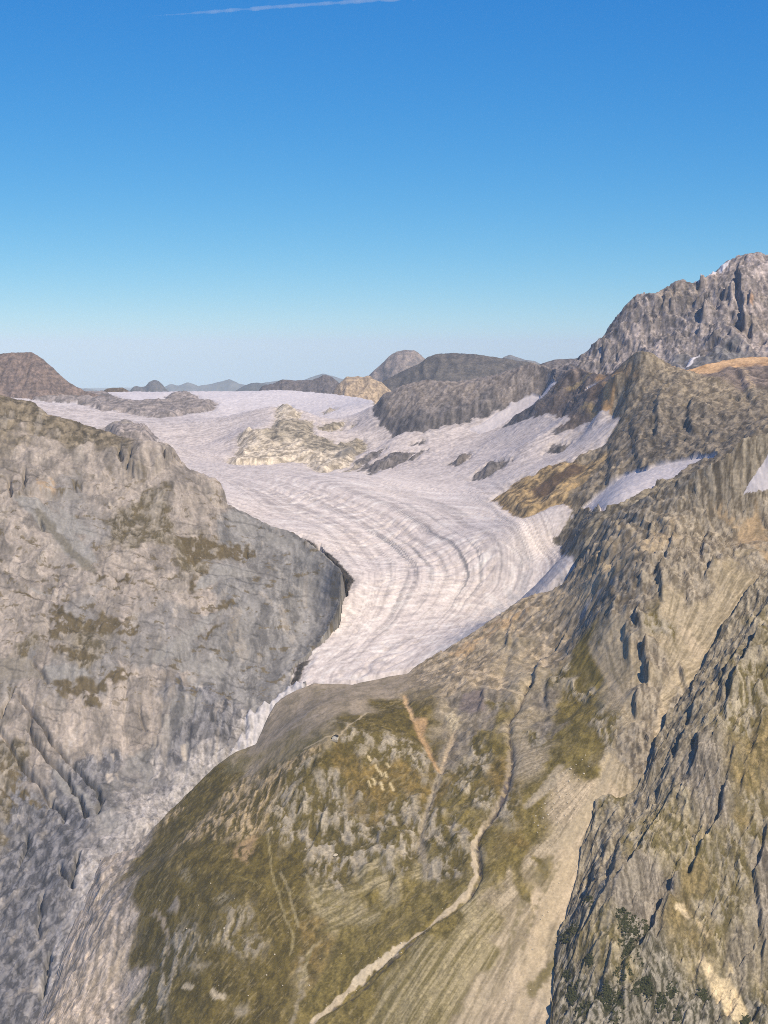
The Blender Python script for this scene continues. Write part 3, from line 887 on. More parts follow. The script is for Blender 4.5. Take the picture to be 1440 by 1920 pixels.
# meadow streaks and a faint path
f1.line([(504, 1570), (506, 1600), (510, 1640), (525, 1690), (535, 1725), (552, 1760), (545, 1790)], (150, 136, 96), 2.6, .8)
f1.line([(525, 1635), (540, 1670), (550, 1710), (560, 1740)], (152, 138, 102), 3.0, .8)
f1.line([(570, 1640), (582, 1670), (590, 1700), (600, 1715)], (160, 146, 110), 3.0, .8)
f1.line([(440, 1645), (490, 1662), (540, 1678), (600, 1700), (650, 1706)], (136, 122, 74), 1.8, .7)
f1.line([(565, 1800), (563, 1830), (568, 1860), (555, 1890), (552, 1925)], (160, 146, 118), 6, .8, breakup=.4, wob=9)
f1.poly([(430, 1614), (440, 1596), (478, 1570), (474, 1590), (460, 1618)], (172, 144, 106), 9, 22, .85, tex=(14, 20, -.25))
f1.poly([(322, 1700), (330, 1688), (334, 1706), (330, 1716), (312, 1712)], (156, 144, 128), 5, 5)
f1.line([(284, 1710), (300, 1722), (312, 1745), (316, 1790)], (176, 158, 132), 4.5, .9, breakup=.3)
f1.poly([(330, 1800), (370, 1805), (405, 1815), (375, 1830), (340, 1815)], (160, 146, 118), 8, 14, .9, tex=(18, 18, -.05))
f1.line([(345, 1850), (360, 1855)], (186, 170, 140), 5); f1.line([(398, 1862), (405, 1872), (420, 1870)], (190, 174, 144), 6)
f1.poly([(440, 1890), (465, 1888), (470, 1900), (445, 1905)], (166, 152, 126), 6, 8, .9)
f1.poly([(228, 1775), (238, 1790), (246, 1830), (234, 1850), (215, 1830), (215, 1800)], (194, 176, 152), 7, 8, .9)
f1.poly([(365, 1770), (430, 1755), (445, 1765), (400, 1785)], (150, 136, 104), 8, 14, .8, tex=(12, 12, 0.0))
f1.poly([(330, 1640), (350, 1635), (358, 1665), (340, 1660)], (150, 138, 110), 8, 10, .8, tex=(8, 8, -.1))
f1.poly([(402, 1680), (432, 1668), (430, 1690), (410, 1700)], (150, 138, 110), 8, 10, .8, tex=(8, 8, -.1))
for q in ((712, 1450), (722, 1455), (705, 1440), (700, 1462), (690, 1472), (732, 1478), (690, 1420), (725, 1435), (713, 1476)):
    f1.line([q, (q[0] + 5, q[1] + 9)], (204, 184, 140), 3.0, .95)
f1.line([(690, 1480), (700, 1474), (715, 1478)], (200, 182, 142), 3.5, .9, breakup=.4)
# moraine streaks behind the hut, path on the lip
f1.line([(515, 1375), (570, 1345), (610, 1320), (640, 1308)], (186, 170, 152), 8, .6, breakup=.3)
f1.line([(500, 1395), (560, 1360), (600, 1340)], (184, 168, 150), 7, .6, breakup=.3)
f1.line([(570, 1410), (600, 1395), (640, 1380), (672, 1352), (688, 1338)], (186, 168, 136), 2.6, .9)
f1.line([(580, 1300), (640, 1290), (720, 1284)], (128, 116, 72), 5, .6, breakup=.2)
f1.poly([(870, 1310), (905, 1300), (908, 1345), (880, 1350), (862, 1335)], (128, 115, 108), 6, 6, .9)
f1.poly([(1018, 1115), (1080, 1095), (1180, 1040), (1240, 1010), (1230, 1050), (1120, 1110), (1050, 1150), (1010, 1150)], (196, 174, 138), 12, 20, .7, tex=(40, 30, -.1))
f1.poly([(840, 1225), (900, 1190), (960, 1150), (1010, 1130), (980, 1160), (920, 1200), (860, 1240)], (196, 164, 122), 10, 18, .7, tex=(40, 30, -.1))
f1.poly([(1085, 1240), (1095, 1205), (1120, 1240), (1142, 1280), (1120, 1275)], (116, 102, 52), 8, 10, .9)
f1.line([(1110, 1215), (1130, 1245), (1150, 1290), (1170, 1320)], (186, 168, 138), 9, .7)
f1.poly([(905, 1345), (930, 1340), (925, 1380), (905, 1375)], (150, 138, 124), 6, 8, .6)
f1.line([(1345, 950), (1385, 990), (1420, 1030), (1445, 1060)], (200, 172, 132), 9, .6, breakup=.3)
f1.poly([(1085, 1150), (1108, 1126), (1100, 1145), (1092, 1158)], (170, 168, 166), 4, 5, .9)
f1.line([(1100, 1130), (1140, 1100), (1160, 1090)], (200, 190, 178), 4, .7, breakup=.3)

# small ice fields lying on the slope
SNOW1 = [[(1395, 925), (1405, 910), (1415, 900), (1424, 885), (1432, 868), (1445, 855), (1500, 830), (1500, 900), (1445, 915), (1432, 924), (1415, 928)]]
fine = 0.9 * ridged((f1.X * .8 + f1.Y * .6 + f1.w1[0] * 14) / 17, (f1.Y * .8 - f1.X * .6) / 28, 3, 131) + 0.9 * fbm(f1.X / 15, f1.Y / 17, 3, 137) + 0.4 * ridged(f1.X / 6, f1.Y / 9, 2, 141)
fx = f1.X + f1.w1[0] * 14; fy = f1.Y + f1.w1[1] * 14
fa, ca = facets((fx * .9 + fy * .4) / 26, (fy * .9 - fx * .4) / 44, 3); fb, cb = facets((fx * .9 + fy * .3) / 10, fy / 15, 5)
f1.Z += (fine - 0.6) * f1.amp * .5 + fa * f1.amp * 1.2 + fb * f1.amp * .6
ra = np.clip(f1.amp / 3.5, 0, 1)
f1.col *= (1 + ra * (.2 * (ca - .5) + .22 * (cb - .5)))[..., None]
f1.col *= (1 + 0.20 * fbm(f1.X / 10, f1.Y / 26, 4, 145, .6) + .10 * pn(f1.X / 4, f1.Y / 5, 147))[..., None]
ids = np.zeros(f1.X.shape, int)
scree = f1.wts['SC'] + f1.wts['SP']
FAN = B1.drape(*np.array([(1142, 1405), (1170, 1450), (1140, 1520), (1110, 1620), (1080, 1750), (1060, 1960), (780, 1990), (860, 1860), (930, 1740), (1000, 1620), (1060, 1560), (1110, 1500)], float).T)
fan = sdpoly(f1.X + f1.w1[0] * 15, f1.Y + f1.w1[1] * 20, FAN)
UPR = B1.drape(*np.array([(775, 1240), (745, 1275), (768, 1300), (850, 1330), (930, 1310), (985, 1300), (1060, 1250), (1140, 1400), (1150, 1440), (1300, 1420), (1640, 1300), (1640, 700), (1300, 850), (1090, 940), (1020, 1000), (1030, 1090), (900, 1160)], float).T)
upr = sdpoly(f1.X + f1.w1[0] * 20, f1.Y + f1.w1[1] * 30, UPR)
MOR = B1.drape(*np.array([(450, 1425), (480, 1385), (500, 1335), (540, 1290), (640, 1270), (770, 1255), (770, 1287), (700, 1332), (660, 1362), (628, 1390), (560, 1425), (500, 1455)], float).T)
mor = sdpoly(f1.X + f1.w1[0] * 10, f1.Y + f1.w1[1] * 14, MOR)
PSL = B1.drape(*np.array([(255, 1585), (240, 1640), (238, 1700), (225, 1760), (235, 1850), (225, 1930), (200, 2100), (-80, 2200), (60, 1900), (140, 1700), (190, 1600)], float).T)
psl = sdpoly(f1.X + f1.w1[0] * 12, f1.Y + f1.w1[1] * 14, PSL)
ids[upr > 0] = 1
ids[(fan > 0)] = 2
ids[mor > 0] = 3
ids[psl > 0] = 4
ids[gravel > 0.5] = 5
sn = np.full(f1.X.shape, -1e4)
for p in SNOW1:
    sn = np.maximum(sn, sdpoly(f1.X + f1.w1[0] * 10, f1.Y + f1.w1[1] * 10, B1.drape(*np.array(p, float).T)))
ids[sn > 0] = 6
sm = sn > -20
f1.Z[sm] += 5 * sstep(-2, 10, sn[sm])
f1.col[sn > 0] = alb((214, 206, 208)) * (1 + .08 * fbm(f1.X[sn > 0] / 20, f1.Y[sn > 0] / 40, 3, 5)[:, None])
f1.col = np.clip(f1.col, 0.01, 0.9)
sheet(f1.X, f1.Y, f1.Z, f1.col, ids, {
    0: ("grassy_spur", MAT_TURF, "olive grass spur with grey outcrops below the small hut, left of the pale gravel stream bed", "hillside", "structure"),
    1: ("rocky_mountainside", MAT_ROCK, "brown and grey rocky mountainside right of the glacier bend, above the scree fan", "mountainside", "structure"),
    2: ("scree_fan", MAT_SCREE, "pale tan scree fan running down between the grassy slope and the dark ribbed rock buttress", "scree fan", "structure"),
    3: ("moraine_terrace", MAT_SCREE, "smooth beige moraine terrace between the glacier snout and the small hut", "moraine", "structure"),
    4: ("pale_rock_slab", MAT_ROCK, "pale bare rock slabs along the left edge of the grass spur, above the gorge", "rock slab", "structure"),
    5: ("gravel_bed", MAT_SCREE, "cream gravel stream bed winding down to the bottom of the photo left of the scree fan", "stream bed", "structure"),
    6: ("snow_field", MAT_SNOW, "small white snow field cut by the right edge of the photo, on brown rock", "snow field", "structure"),
})
print("near mountainside", round(time.time() - T0, 1))

B3 = Land(
    ctrl=[(1060, 1050, 5480), (1060, 1085, 5380), (1040, 1100, 5190), (1010, 1105, 5100), (850, 1200, 4990), (600, 1275, 4900), (700, 1240, 4950), (640, 1110, 5290), (600, 1200, 5090), (560, 1245, 4990), (548, 1285, 4880), (430, 940, 6250), (500, 975, 6030), (590, 1000, 5840), (400, 880, 7000), (800, 1000, 6000), (800, 1100, 5440), (700, 1050, 5680), (700, 1150, 5240), (900, 1050, 5660), (1000, 950, 6000), (960, 1010, 5700),
          (900, 900, 6600), (800, 880, 7100), (700, 900, 6900), (560, 890, 7100), (850, 850, 7400), (1000, 830, 6700), (1100, 810, 6550), (1060, 790, 6750), (1125, 775, 6500), (1150, 785, 6400), (1080, 850, 6300), (970, 900, 6300), (900, 805, 7650), (1030, 725, 7650), (1000, 760, 7550), (720, 840, 7900), (700, 770, 9000), (600, 790, 8700), (650, 810, 8300), (450, 790, 9200), (400, 830, 8200), (300, 800, 8600), (150, 768, 9300), (80, 757, 9500), (350, 770, 9500), (330, 745, 10100), (250, 755, 9800),
          (440, 870, 7550), (500, 874, 7500), (600, 886, 7300), (690, 850, 7750), (520, 780, 8350), (545, 764, 8600), (590, 800, 8200), (450, 820, 8000), (430, 840, 7950), (560, 830, 7850), (640, 860, 7600),
          (1130, 845, 6200), (925, 937, 6200), (1000, 915, 6150), (1060, 880, 6150), (1090, 900, 6020), (1050, 955, 5800), (965, 970, 5900), (1090, 1000, 5300), (1112, 970, 5180), (1045, 1020, 5680), (1150, 940, 4990), (1120, 950, 5480), (1190, 900, 5500), (1340, 862, 5230), (1260, 888, 5350), (1230, 920, 5120), (1200, 800, 6000), (1133, 805, 6350), (1162, 760, 6450), (1300, 760, 5950), (1300, 820, 5640), (1370, 745, 5950), (1440, 745, 5850), (1440, 815, 5180), (1400, 710, 6260), (1440, 700, 6320), (1350, 715, 6270), (1250, 740, 6120),
          (1100, 740, 6850), (1070, 760, 7000), (740, 822, 7800), (795, 811, 7780), (835, 798, 7780), (870, 789, 7760), (780, 770, 8030), (850, 750, 7950), (920, 740, 7850), (960, 770, 7700),
          (700, 1400, 4500), (1000, 1300, 4500), (1200, 1100, 4600), (400, 1400, 4500), (300, 1000, 6000), (0, 800, 8500), (200, 815, 7700), (250, 810, 7600), (-150, 760, 9000), (1600, 800, 5300), (1600, 700, 6350), (150, 900, 7000)],
    crest=[(-200, 735, 10500), (0, 736, 10500), (190, 737, 10500), (300, 737, 10450), (440, 735.5, 10500), (500, 734, 10400), (540, 734, 10300), (580, 737, 10200), (625, 741.5, 10000), (680, 749, 9600), (703, 756, 9100), (712, 757, 8700), (725, 745, 8500), (738, 732, 8400), (760, 722, 8350), (800, 712, 8300), (845, 717, 8300), (890, 712, 8200), (930, 704, 8080), (970, 690, 7950), (995, 680, 7850), (1020, 690, 7750), (1040, 695, 7650), (1065, 696, 7400), (1085, 691, 7150), (1110, 701, 6950), (1135, 704, 6800),
           (1150, 699, 6700), (1170, 680, 6580), (1190, 665, 6500), (1203, 661, 6450), (1215, 660, 6430), (1230, 670, 6420), (1260, 687, 6440), (1285, 696, 6550), (1320, 685, 6620), (1355, 678, 6640), (1385, 672, 6640), (1440, 671, 6640), (1550, 672, 6650), (1650, 690, 6650)],
    back=0.14, yr=(4700, 11200), pxr=(-120, 1600), crestw=200, smooth=2e-4)

# where the ice and the left mountainside meet
MARGIN = B3.drape(*np.array([(610, 1039), (638, 1070), (652, 1090), (650, 1112), (640, 1160), (627, 1184), (612, 1202), (590, 1222), (566, 1240), (554, 1252), (546, 1287)], float).T)
_k = MARGIN[-1] - MARGIN[-2]
MARGIN = np.vstack([[MARGIN[0] + [-120, 600]], MARGIN, [MARGIN[-1] + [-60, -160]], [MARGIN[-1] + [-500, -900]]])


def margin_side(x, y):
    """metres right of the ice margin (negative: on the mountainside)"""
    x = x + 14 * fbm(x / 60, y / 60, 3, 291)
    out = np.full(x.shape, np.nan)
    m = (y < MARGIN[0, 1]) & (np.abs(x) < 1500)
    d, sd, _ = polydist(x[m], y[m], MARGIN)
    out[m] = d * sd
    return out



# ================================================================== 2. mountainside on the left, with the gorge
c2 = 5.0
gx = np.arange(-2200, 150, c2); gy = np.arange(3340, 6520, c2)
GXm, GYm = np.meshgrid(gx, gy)
base = B2.base(GXm, GYm)
# gentler relief on the smooth ground beside the ice
SM = B2.drape(*np.array([(420, 960), (560, 1000), (660, 1090), (640, 1170), (560, 1260), (430, 1330), (420, 1230), (500, 1130), (440, 1050)], float).T)
smo = 1 - 0.65 * sstep(-60, 60, sdpoly(GXm, GYm, SM))
wv = fbm(GXm / 300, GYm / 300, 3, 205) * 70
rel = 1.5 * fbm(GXm / 40, GYm / 40, 4, 209) + smo * (9 * fbm(GXm / 260, GYm / 230, 4, 211) + 5 * ridged((GXm * .9 - GYm * .3 + wv) / 150, (GYm * .9 + GXm * .3) / 260, 4, 217) + 2.5 * ridged((GXm + wv) / 40, (GYm - base * .3) / 40, 3, 221))
# strata ledges: steps in height
st = base + 18 * fbm(GXm / 200, GYm / 200, 3, 231) + 0.25 * GXm
rel = rel + smo * 10.0 * (np.abs(((st / 46.0) % 1.0) - 0.5) * 2 - 0.5) * sstep(-.1, .35, fbm(GXm / 350, GYm / 350, 2, 235))
RIBS2 = [([(228, 866), (250, 891), (290, 891), (332, 868)], 30, 60), ([(12, 938), (60, 928), (150, 930)], 20, 50), ([(395, 940), (425, 950), (432, 955)], 14, 40),
         ([(18, 1298), (37, 1307), (55, 1332), (64, 1345), (79, 1362), (92, 1387), (116, 1414), (147, 1445), (171, 1475), (183, 1487), (190, 1503), (183, 1535)], 30, 45),
         ([(55, 1344), (55, 1371), (66, 1393), (79, 1414), (101, 1435), (122, 1457), (138, 1481), (150, 1500), (157, 1521), (165, 1545)], 30, 40),
         ([(-10, 1360), (2, 1371), (17, 1390), (21, 1411), (40, 1439), (70, 1469), (95, 1500), (116, 1527), (124, 1548)], 24, 40),
         ([(22, 1290), (12, 1320), (0, 1350)], 20, 40), ([(55, 1240), (73, 1258), (92, 1285)], 12, 40),
         ([(226, 836), (226, 850), (229, 868)], 26, 20), ([(245, 842), (243, 860), (236, 880)], 26, 20), ([(310, 845), (306, 868)], 24, 20), ([(323, 842), (324, 866)], 20, 15), ([(337, 850), (336, 868)], 20, 15), ([(250, 880), (250, 895)], 20, 15),
         ([(47, 882), (48, 905), (44, 928)], 24, 25), ([(16, 896), (19, 920), (21, 938)], 26, 25), ([(142, 903), (139, 928)], 18, 25), ([(152, 905), (150, 920)], 10, 20), ([(70, 974), (76, 984), (84, 998)], 20, 25),
         ([(148, 1600), (142, 1630), (134, 1668)], 22, 40), ([(110, 1618), (118, 1640), (140, 1670)], 16, 40), ([(93, 1785), (98, 1812)], 26, 40), ([(86, 1795), (88, 1835), (78, 1868), (72, 1892)], 28, 40), ([(50, 1560), (48, 1600), (30, 1640)], 14, 50), ([(80, 1670), (75, 1720), (70, 1760)], 14, 50),
         ([(258, 1320), (265, 1345), (275, 1375)], 12, 30), ([(414, 915), (423, 930), (427, 948)], 16, 20), ([(460, 1035), (463, 1052)], 12, 20)]
for i, (p, A, g) in enumerate(RIBS2):
    if i < 3:
        rel = rel + rib_relief(B2, GXm, GYm, p, A, g, wall=7.0, seed=300 + i * 3)
H = carve(base + rel, c2, 0.14 * smo, 3)
D2 = H - base + 2
f2 = Field(B2, 480, 730)
f2.Z = f2.B + bil(D2, gx[0], gy[0], c2, f2.X, f2.Y) * edge_fade(B2, f2.X, f2.Y, 45, 0.25)
for i, (p, A, g) in enumerate(RIBS2):
    if i >= 3:
        f2.Z += slot_relief(B2, f2.X, f2.Y, p, A * 1.5, 5.0, seed=300 + i * 3)
CODES2 = {
    'L1': ((176, 163, 150), (150, 140, 130), 120, 70, 1.6, 3.4, 0.0),
    'L2': ((152, 147, 141), (126, 122, 118), 160, 50, 1.7, 2.0, 0.0),
    'L3': ((158, 151, 144), (142, 136, 130), 90, 40, 1.0, 0.5, 0.0),
    'LG': ((150, 139, 122), (110, 98, 72), 30, 26, 1.8, 1.6, 0.1),
    'LD': ((140, 136, 135), (98, 96, 98), 46, 24, 2.0, 3.8, 0.0),
    'LT': ((146, 132, 110), (104, 94, 76), 30, 40, 1.6, 3.0, 0.0),
    'LI': ((184, 176, 169), (138, 133, 130), 60, 22, 2.0, 4.2, 0.0),
    'XX': ((165, 155, 143), (140, 132, 122), 60, 50, 1.5, 2.5, 0.0),
}
f2.palette([
    'LT 30 765 80 785 150 805 30 795 210 818 100 800 10 770 130 795',
    'L1 100 870 200 900 80 960 250 940 150 1000 330 960 250 1040 60 1060 180 1080 380 920 100 1130 200 1120 60 1250 30 1000 60 850 150 850 300 870 280 1080 380 1120 360 1010 400 960 20 1200',
    'L2 460 1000 520 1020 560 1070 610 1080 500 1130 560 1150 440 1100 600 1150 480 1250 420 1210 350 1250 540 1200 400 1280 450 1180 380 1300 430 1000 330 1350 190 1480 200 1520 280 1440 460 1300 500 1290',
    'L3 420 1080 440 1060 430 1040 140 980 200 1260 130 1255 310 1180 300 1220 160 1010 120 960 360 1190 30 1260 170 1140 400 1170',
    'LG 350 1045 400 1030 150 1215 260 950 240 1000 290 985 160 1240 30 1240 10 1540 20 1430 370 1020',
    'LD 40 1600 80 1650 60 1700 30 1570 100 1600 40 1800 300 1480 350 1430 420 1350 380 1400 40 1520 120 1640 60 1760 20 1700 90 1700 30 1880 200 1440 330 1310 370 1320 140 1470 100 1560 150 1500',
    'L1 300 1340 250 1380 80 1370 50 1330 200 1400 120 1390 230 1330 290 1300 170 1350 220 1300 30 1360 90 1420 60 1420 160 1410 350 1280',
    'LI 280 1500 340 1460 250 1540 210 1580 400 1420 380 1440 310 1520 430 1380 240 1570 360 1480 300 1450 170 1640 150 1690',
], CODES2, warp=80, power=6)
GRASS2 = [[(329, 1009), (351, 1018), (378, 996), (400, 1018), (462, 1018), (484, 1040), (444, 1053), (400, 1049), (369, 1058), (351, 1058), (338, 1031)],
          [(102, 1138), (129, 1147), (151, 1173), (182, 1164), (191, 1142), (222, 1160), (262, 1182), (258, 1196), (231, 1191), (178, 1187), (142, 1191), (89, 1202), (93, 1178)],
          [(84, 1213), (147, 1213), (169, 1227), (182, 1240), (160, 1236), (98, 1222)],
          [(98, 1280), (169, 1271), (187, 1284), (222, 1262), (253, 1271), (267, 1267), (213, 1298), (178, 1298), (196, 1324), (164, 1329), (147, 1311), (116, 1307)],
          [(391, 1187), (418, 1173), (408, 1192), (369, 1209)], [(356, 1093), (391, 1067), (378, 1084), (360, 1116)], [(387, 1138), (436, 1133), (444, 1142), (400, 1149)],
          [(9, 1116), (36, 1116), (80, 1133), (44, 1131)], [(213, 1089), (249, 1076), (240, 1100)], [(173, 1086), (200, 1094), (178, 1104)], [(-20, 1405), (10, 1440), (60, 1490), (90, 1515), (40, 1495), (-10, 1450)], [(-20, 1470), (20, 1500), (40, 1520), (10, 1510)]]
_row = row_of((f2.B - CAMZ) / f2.Y)
_z = sstep(860, 920, _row) * sstep(1360, 1300, _row)
_n = fbm(f2.X / 55, (f2.Y + f2.B) / 45, 5, 295, .62)
mix(f2.col, _z * sstep(.36, .44, _n) * .8, alb((112, 98, 70)))
_n = fbm(f2.X / 70, (f2.Y - f2.B) / 60, 5, 297, .62)
mix(f2.col, sstep(.30, .5, _n) * .4, alb((190, 178, 163)))
for g in GRASS2:
    f2.poly(g, (104, 90, 62), 5, 24, 0.95, tex=(30, 40, -0.24))
for p in ([(25, 938), (65, 932), (130, 985), (185, 1060), (150, 1072), (90, 1000)], [(369, 1093), (400, 1067), (436, 1062), (476, 1071), (484, 1084), (444, 1084), (400, 1102), (364, 1111)],
          [(293, 1222), (320, 1209), (387, 1156), (413, 1151), (378, 1191), (329, 1236), (284, 1244)], [(80, 1249), (160, 1253), (172, 1272), (98, 1282)], [(50, 1102), (102, 1120), (122, 1124), (60, 1110)], [(100, 950), (150, 980), (185, 1015), (140, 1000)],
          [(480, 990), (560, 1015), (600, 1060), (560, 1050), (500, 1020)], [(430, 960), (490, 985), (470, 1000), (430, 985)], [(355, 1240), (430, 1240), (420, 1275), (360, 1262)], [(100, 1440), (150, 1480), (180, 1520), (150, 1530), (110, 1470)]):
    f2.amp *= 1 - .8 * f2.poly(p, (156, 151, 144), 5, 10, .95)
f2.poly([(-20, 1230), (55, 1240), (89, 1276), (60, 1282), (-20, 1278)], (146, 137, 124), 8, 14, .85)
f2.line([(463, 1020), (500, 1050), (540, 1090), (570, 1120)], (176, 168, 158), 6, .6, breakup=.2)
f2.line([(72, 962), (110, 1010), (145, 1050), (175, 1075)], (122, 114, 98), 15, .8)
f2.line([(141, 1377), (131, 1402), (131, 1430)], (202, 192, 182), 7, .8, breakup=.3)
f2.line([(290, 1255), (293, 1301), (293, 1356)], (188, 175, 162), 12, .8, breakup=.3)
f2.line([(345, 1510), (352, 1400), (345, 1420)], (170, 165, 160), 8, .5)
f2.line([(420, 1425), (340, 1465), (260, 1535), (185, 1610), (160, 1680), (125, 1770), (95, 1850)], (190, 183, 177), 34, .55, breakup=.4, wob=12)
f2.line([(206, 945), (215, 960), (212, 972)], (196, 182, 164), 5, .8)
f2.line([(328, 1130), (328, 1160), (322, 1180)], (190, 178, 164), 8, .8, breakup=.2)
f2.poly([(65, 905), (100, 905), (105, 930), (70, 930)], (186, 158, 124), 8, 12, .7, tex=(20, 20, 0))
for p in ([(200, 1455), (212, 1452), (214, 1470), (204, 1475)], [(88, 1490), (104, 1482), (106, 1496), (94, 1502)], [(206, 1420), (214, 1418), (214, 1432)], [(215, 1454), (222, 1452), (222, 1470)], [(340, 1404), (350, 1402), (350, 1430), (344, 1432)]):
    f2.poly(p, (206, 192, 174), 3, 4, .8)
ICE2 = B2.drape(*np.array([(552, 1280), (542, 1293), (511, 1314), (466, 1340), (455, 1362), (458, 1374), (440, 1400), (432, 1412), (470, 1440), (560, 1350), (580, 1290)], float).T)
ice2 = sdpoly(f2.X + f2.w1[0] * 16, f2.Y + f2.w1[1] * 22, ICE2) + 14 * fbm(f2.X / 22, f2.Y / 30, 3, 253) - 6
w = sstep(-6, 6, ice2)
f2.Z += 14 * sstep(-6, 14, ice2) + w * (6 * fbm(f2.X / 24, f2.Y / 24, 3, 251))
mix(f2.col, w, alb((214, 208, 206)))
dk = w * sstep(0.05, 0.3, fbm(f2.X / 18, f2.Y / 30, 3, 255))
mix(f2.col, dk * .6, alb((150, 146, 144)))
f2.amp = f2.amp * (1 - w) + 1.5 * w
wv = f2.w1[0] * 20
fine = 0.9 * ridged((f2.X * .9 - f2.Y * .3 + wv) / 20, f2.Y / 34, 3, 261) + 0.9 * fbm(f2.X / 17, f2.Y / 17, 3, 265) + .4 * ridged(f2.X / 8, f2.Y / 10, 2, 269)
fx = f2.X + f2.w1[0] * 20; fy = f2.Y + f2.w1[1] * 20
fa, ca = facets((fx * .9 - fy * .35) / 46, (fy * .9 + fx * .35) / 60, 3); fb, cb = facets(fx / 13, fy / 16, 5)
f2.Z += (fine - 0.6) * f2.amp * .6 + fa * f2.amp * 1.0 + fb * f2.amp * .5
ra = np.clip(f2.amp / 3.0, 0, 1)
f2.col *= (1 + ra * (.20 * (ca - .5) + .24 * (cb - .5)))[..., None]
f2.col *= (1 + 0.10 * fbm(f2.X / 14, f2.Y / 22, 4, 275, .6) + .14 * fbm((f2.X + wv) / 60, (f2.B + .3 * f2.X) / 9, 3, 279) + .08 * pn(f2.X / 5, f2.Y / 6, 277))[..., None]
ac2 = f2.X * .94 + f2.Y * .35 + f2.w1[0] * 30; al2 = f2.Y * .94 - f2.X * .35
stk = fbm(ac2 / 11, al2 / 150, 4, 285, .6); stk2 = pn(ac2 / 30, al2 / 320, 287)
low = 1 - sstep(0.0, 0.6, ice2 > 0)
f2.col *= (1 + low * (.30 * np.clip(stk, -.5, .6) + .20 * stk2))[..., None]
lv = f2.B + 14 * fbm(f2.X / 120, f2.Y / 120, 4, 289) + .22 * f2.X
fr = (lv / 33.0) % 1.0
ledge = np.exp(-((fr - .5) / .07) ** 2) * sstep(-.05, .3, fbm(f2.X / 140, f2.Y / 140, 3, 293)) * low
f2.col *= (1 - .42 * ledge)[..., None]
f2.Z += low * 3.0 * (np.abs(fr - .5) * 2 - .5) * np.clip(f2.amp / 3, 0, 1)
f2.col = np.clip(f2.col * .93, .01, .9)
ms = margin_side(f2.X, f2.Y)
b3 = B3.base(f2.X, f2.Y)
under = np.where(np.isnan(ms) | ((f2.Y < 4870) & (f2.X / f2.Y < us(575, 1280)[0])), -1, ms)
f2.Z = np.where(under > 0, np.minimum(f2.Z, b3 - 10 - .4 * under), f2.Z)
ids = np.zeros(f2.X.shape, int)
ids[ice2 > 0] = 1
GOR = B2.drape(*np.array([(560, 1280), (500, 1310), (420, 1390), (330, 1440), (270, 1500), (200, 1560), (160, 1620), (150, 1700), (105, 1800), (85, 1860), (40, 2000), (200, 2000), (300, 1700), (600, 1400)], float).T)
gor = sdpoly(f2.X + f2.w1[0] * 16, f2.Y + f2.w1[1] * 22, GOR)
ids[(gor > 0) & (ice2 <= 0)] = 2
sheet(f2.X, f2.Y, f2.Z, f2.col, ids, {
    0: ("left_mountainside", MAT_SLAB, "big pale grey mountainside on the left with brown grass patches and dark clefts", "mountainside", "structure"),
    1: ("ice_remnant", MAT_ICE, "broken white strip of ice below the glacier snout, between the gorge and the grassy spur", "ice", "structure"),
    2: ("gorge_floor", MAT_ROCK, "grey rubble strewn gorge floor below the glacier snout, left of the grassy spur", "gorge", "structure"),
})
print("left mountainside", round(time.time() - T0, 1))

# ================================================================== 3. glacier basin with its rock islands, grey ridge and pyramid
c3 = 8.0
gx = np.arange(-2700, 2000, c3); gy = np.arange(4650, 11300, c3)
GXm, GYm = np.meshgrid(gx, gy)
base = B3.base(GXm, GYm)
NUN = [(517, 770), (528, 762), (544, 761), (554, 770), (565, 773), (566, 781), (560, 790), (586, 791), (591, 804), (583, 818), (602, 824), (625, 827), (627, 836), (668, 826), (689, 833), (683, 844), (668, 857), (660, 868), (647, 878), (625, 884), (604, 889), (581, 881), (573, 870), (538, 870), (486, 873), (430, 873), (427, 865), (446, 844), (443, 823), (454, 812), (499, 812), (515, 796)]
GRIDGE = [(700, 777), (714, 797), (737, 823), (795, 812), (835, 799), (870, 791), (900, 786), (930, 770), (958, 760), (1037, 720), (1041, 724), (1010, 757), (975, 780), (938, 803), (965, 795), (1000, 783), (1040, 778), (1065, 776), (1066, 787), (1030, 816), (1061, 808), (1100, 790), (1123, 774), (1146, 776), (1160, 793), (1140, 820), (1135, 839), (1112, 850), (1069, 871), (1061, 866), (1024, 880), (997, 895), (979, 896), (956, 917), (922, 940), (945, 951), (964, 970), (986, 971), (1012, 960), (1057, 944), (1070, 966),
          (1053, 987), (1036, 999), (1053, 1025), (1062, 1040), (1077, 1055), (1067, 1076), (1045, 1092), (1031, 1112), (1100, 1150), (1300, 1000), (1700, 900), (1700, 500), (1000, 500), (735, 500), (702, 500)]
ISLE = [(60, 500), (195, 500), (197, 738), (240, 755), (300, 755), (318, 742), (350, 740), (380, 750), (407, 757), (400, 772), (360, 776), (340, 781), (300, 786), (265, 783), (235, 775), (190, 772), (145, 759), (100, 757), (60, 752)]
KNOB = [(190, 806), (215, 799), (240, 796), (262, 803), (272, 812), (298, 824), (290, 840), (200, 835)]
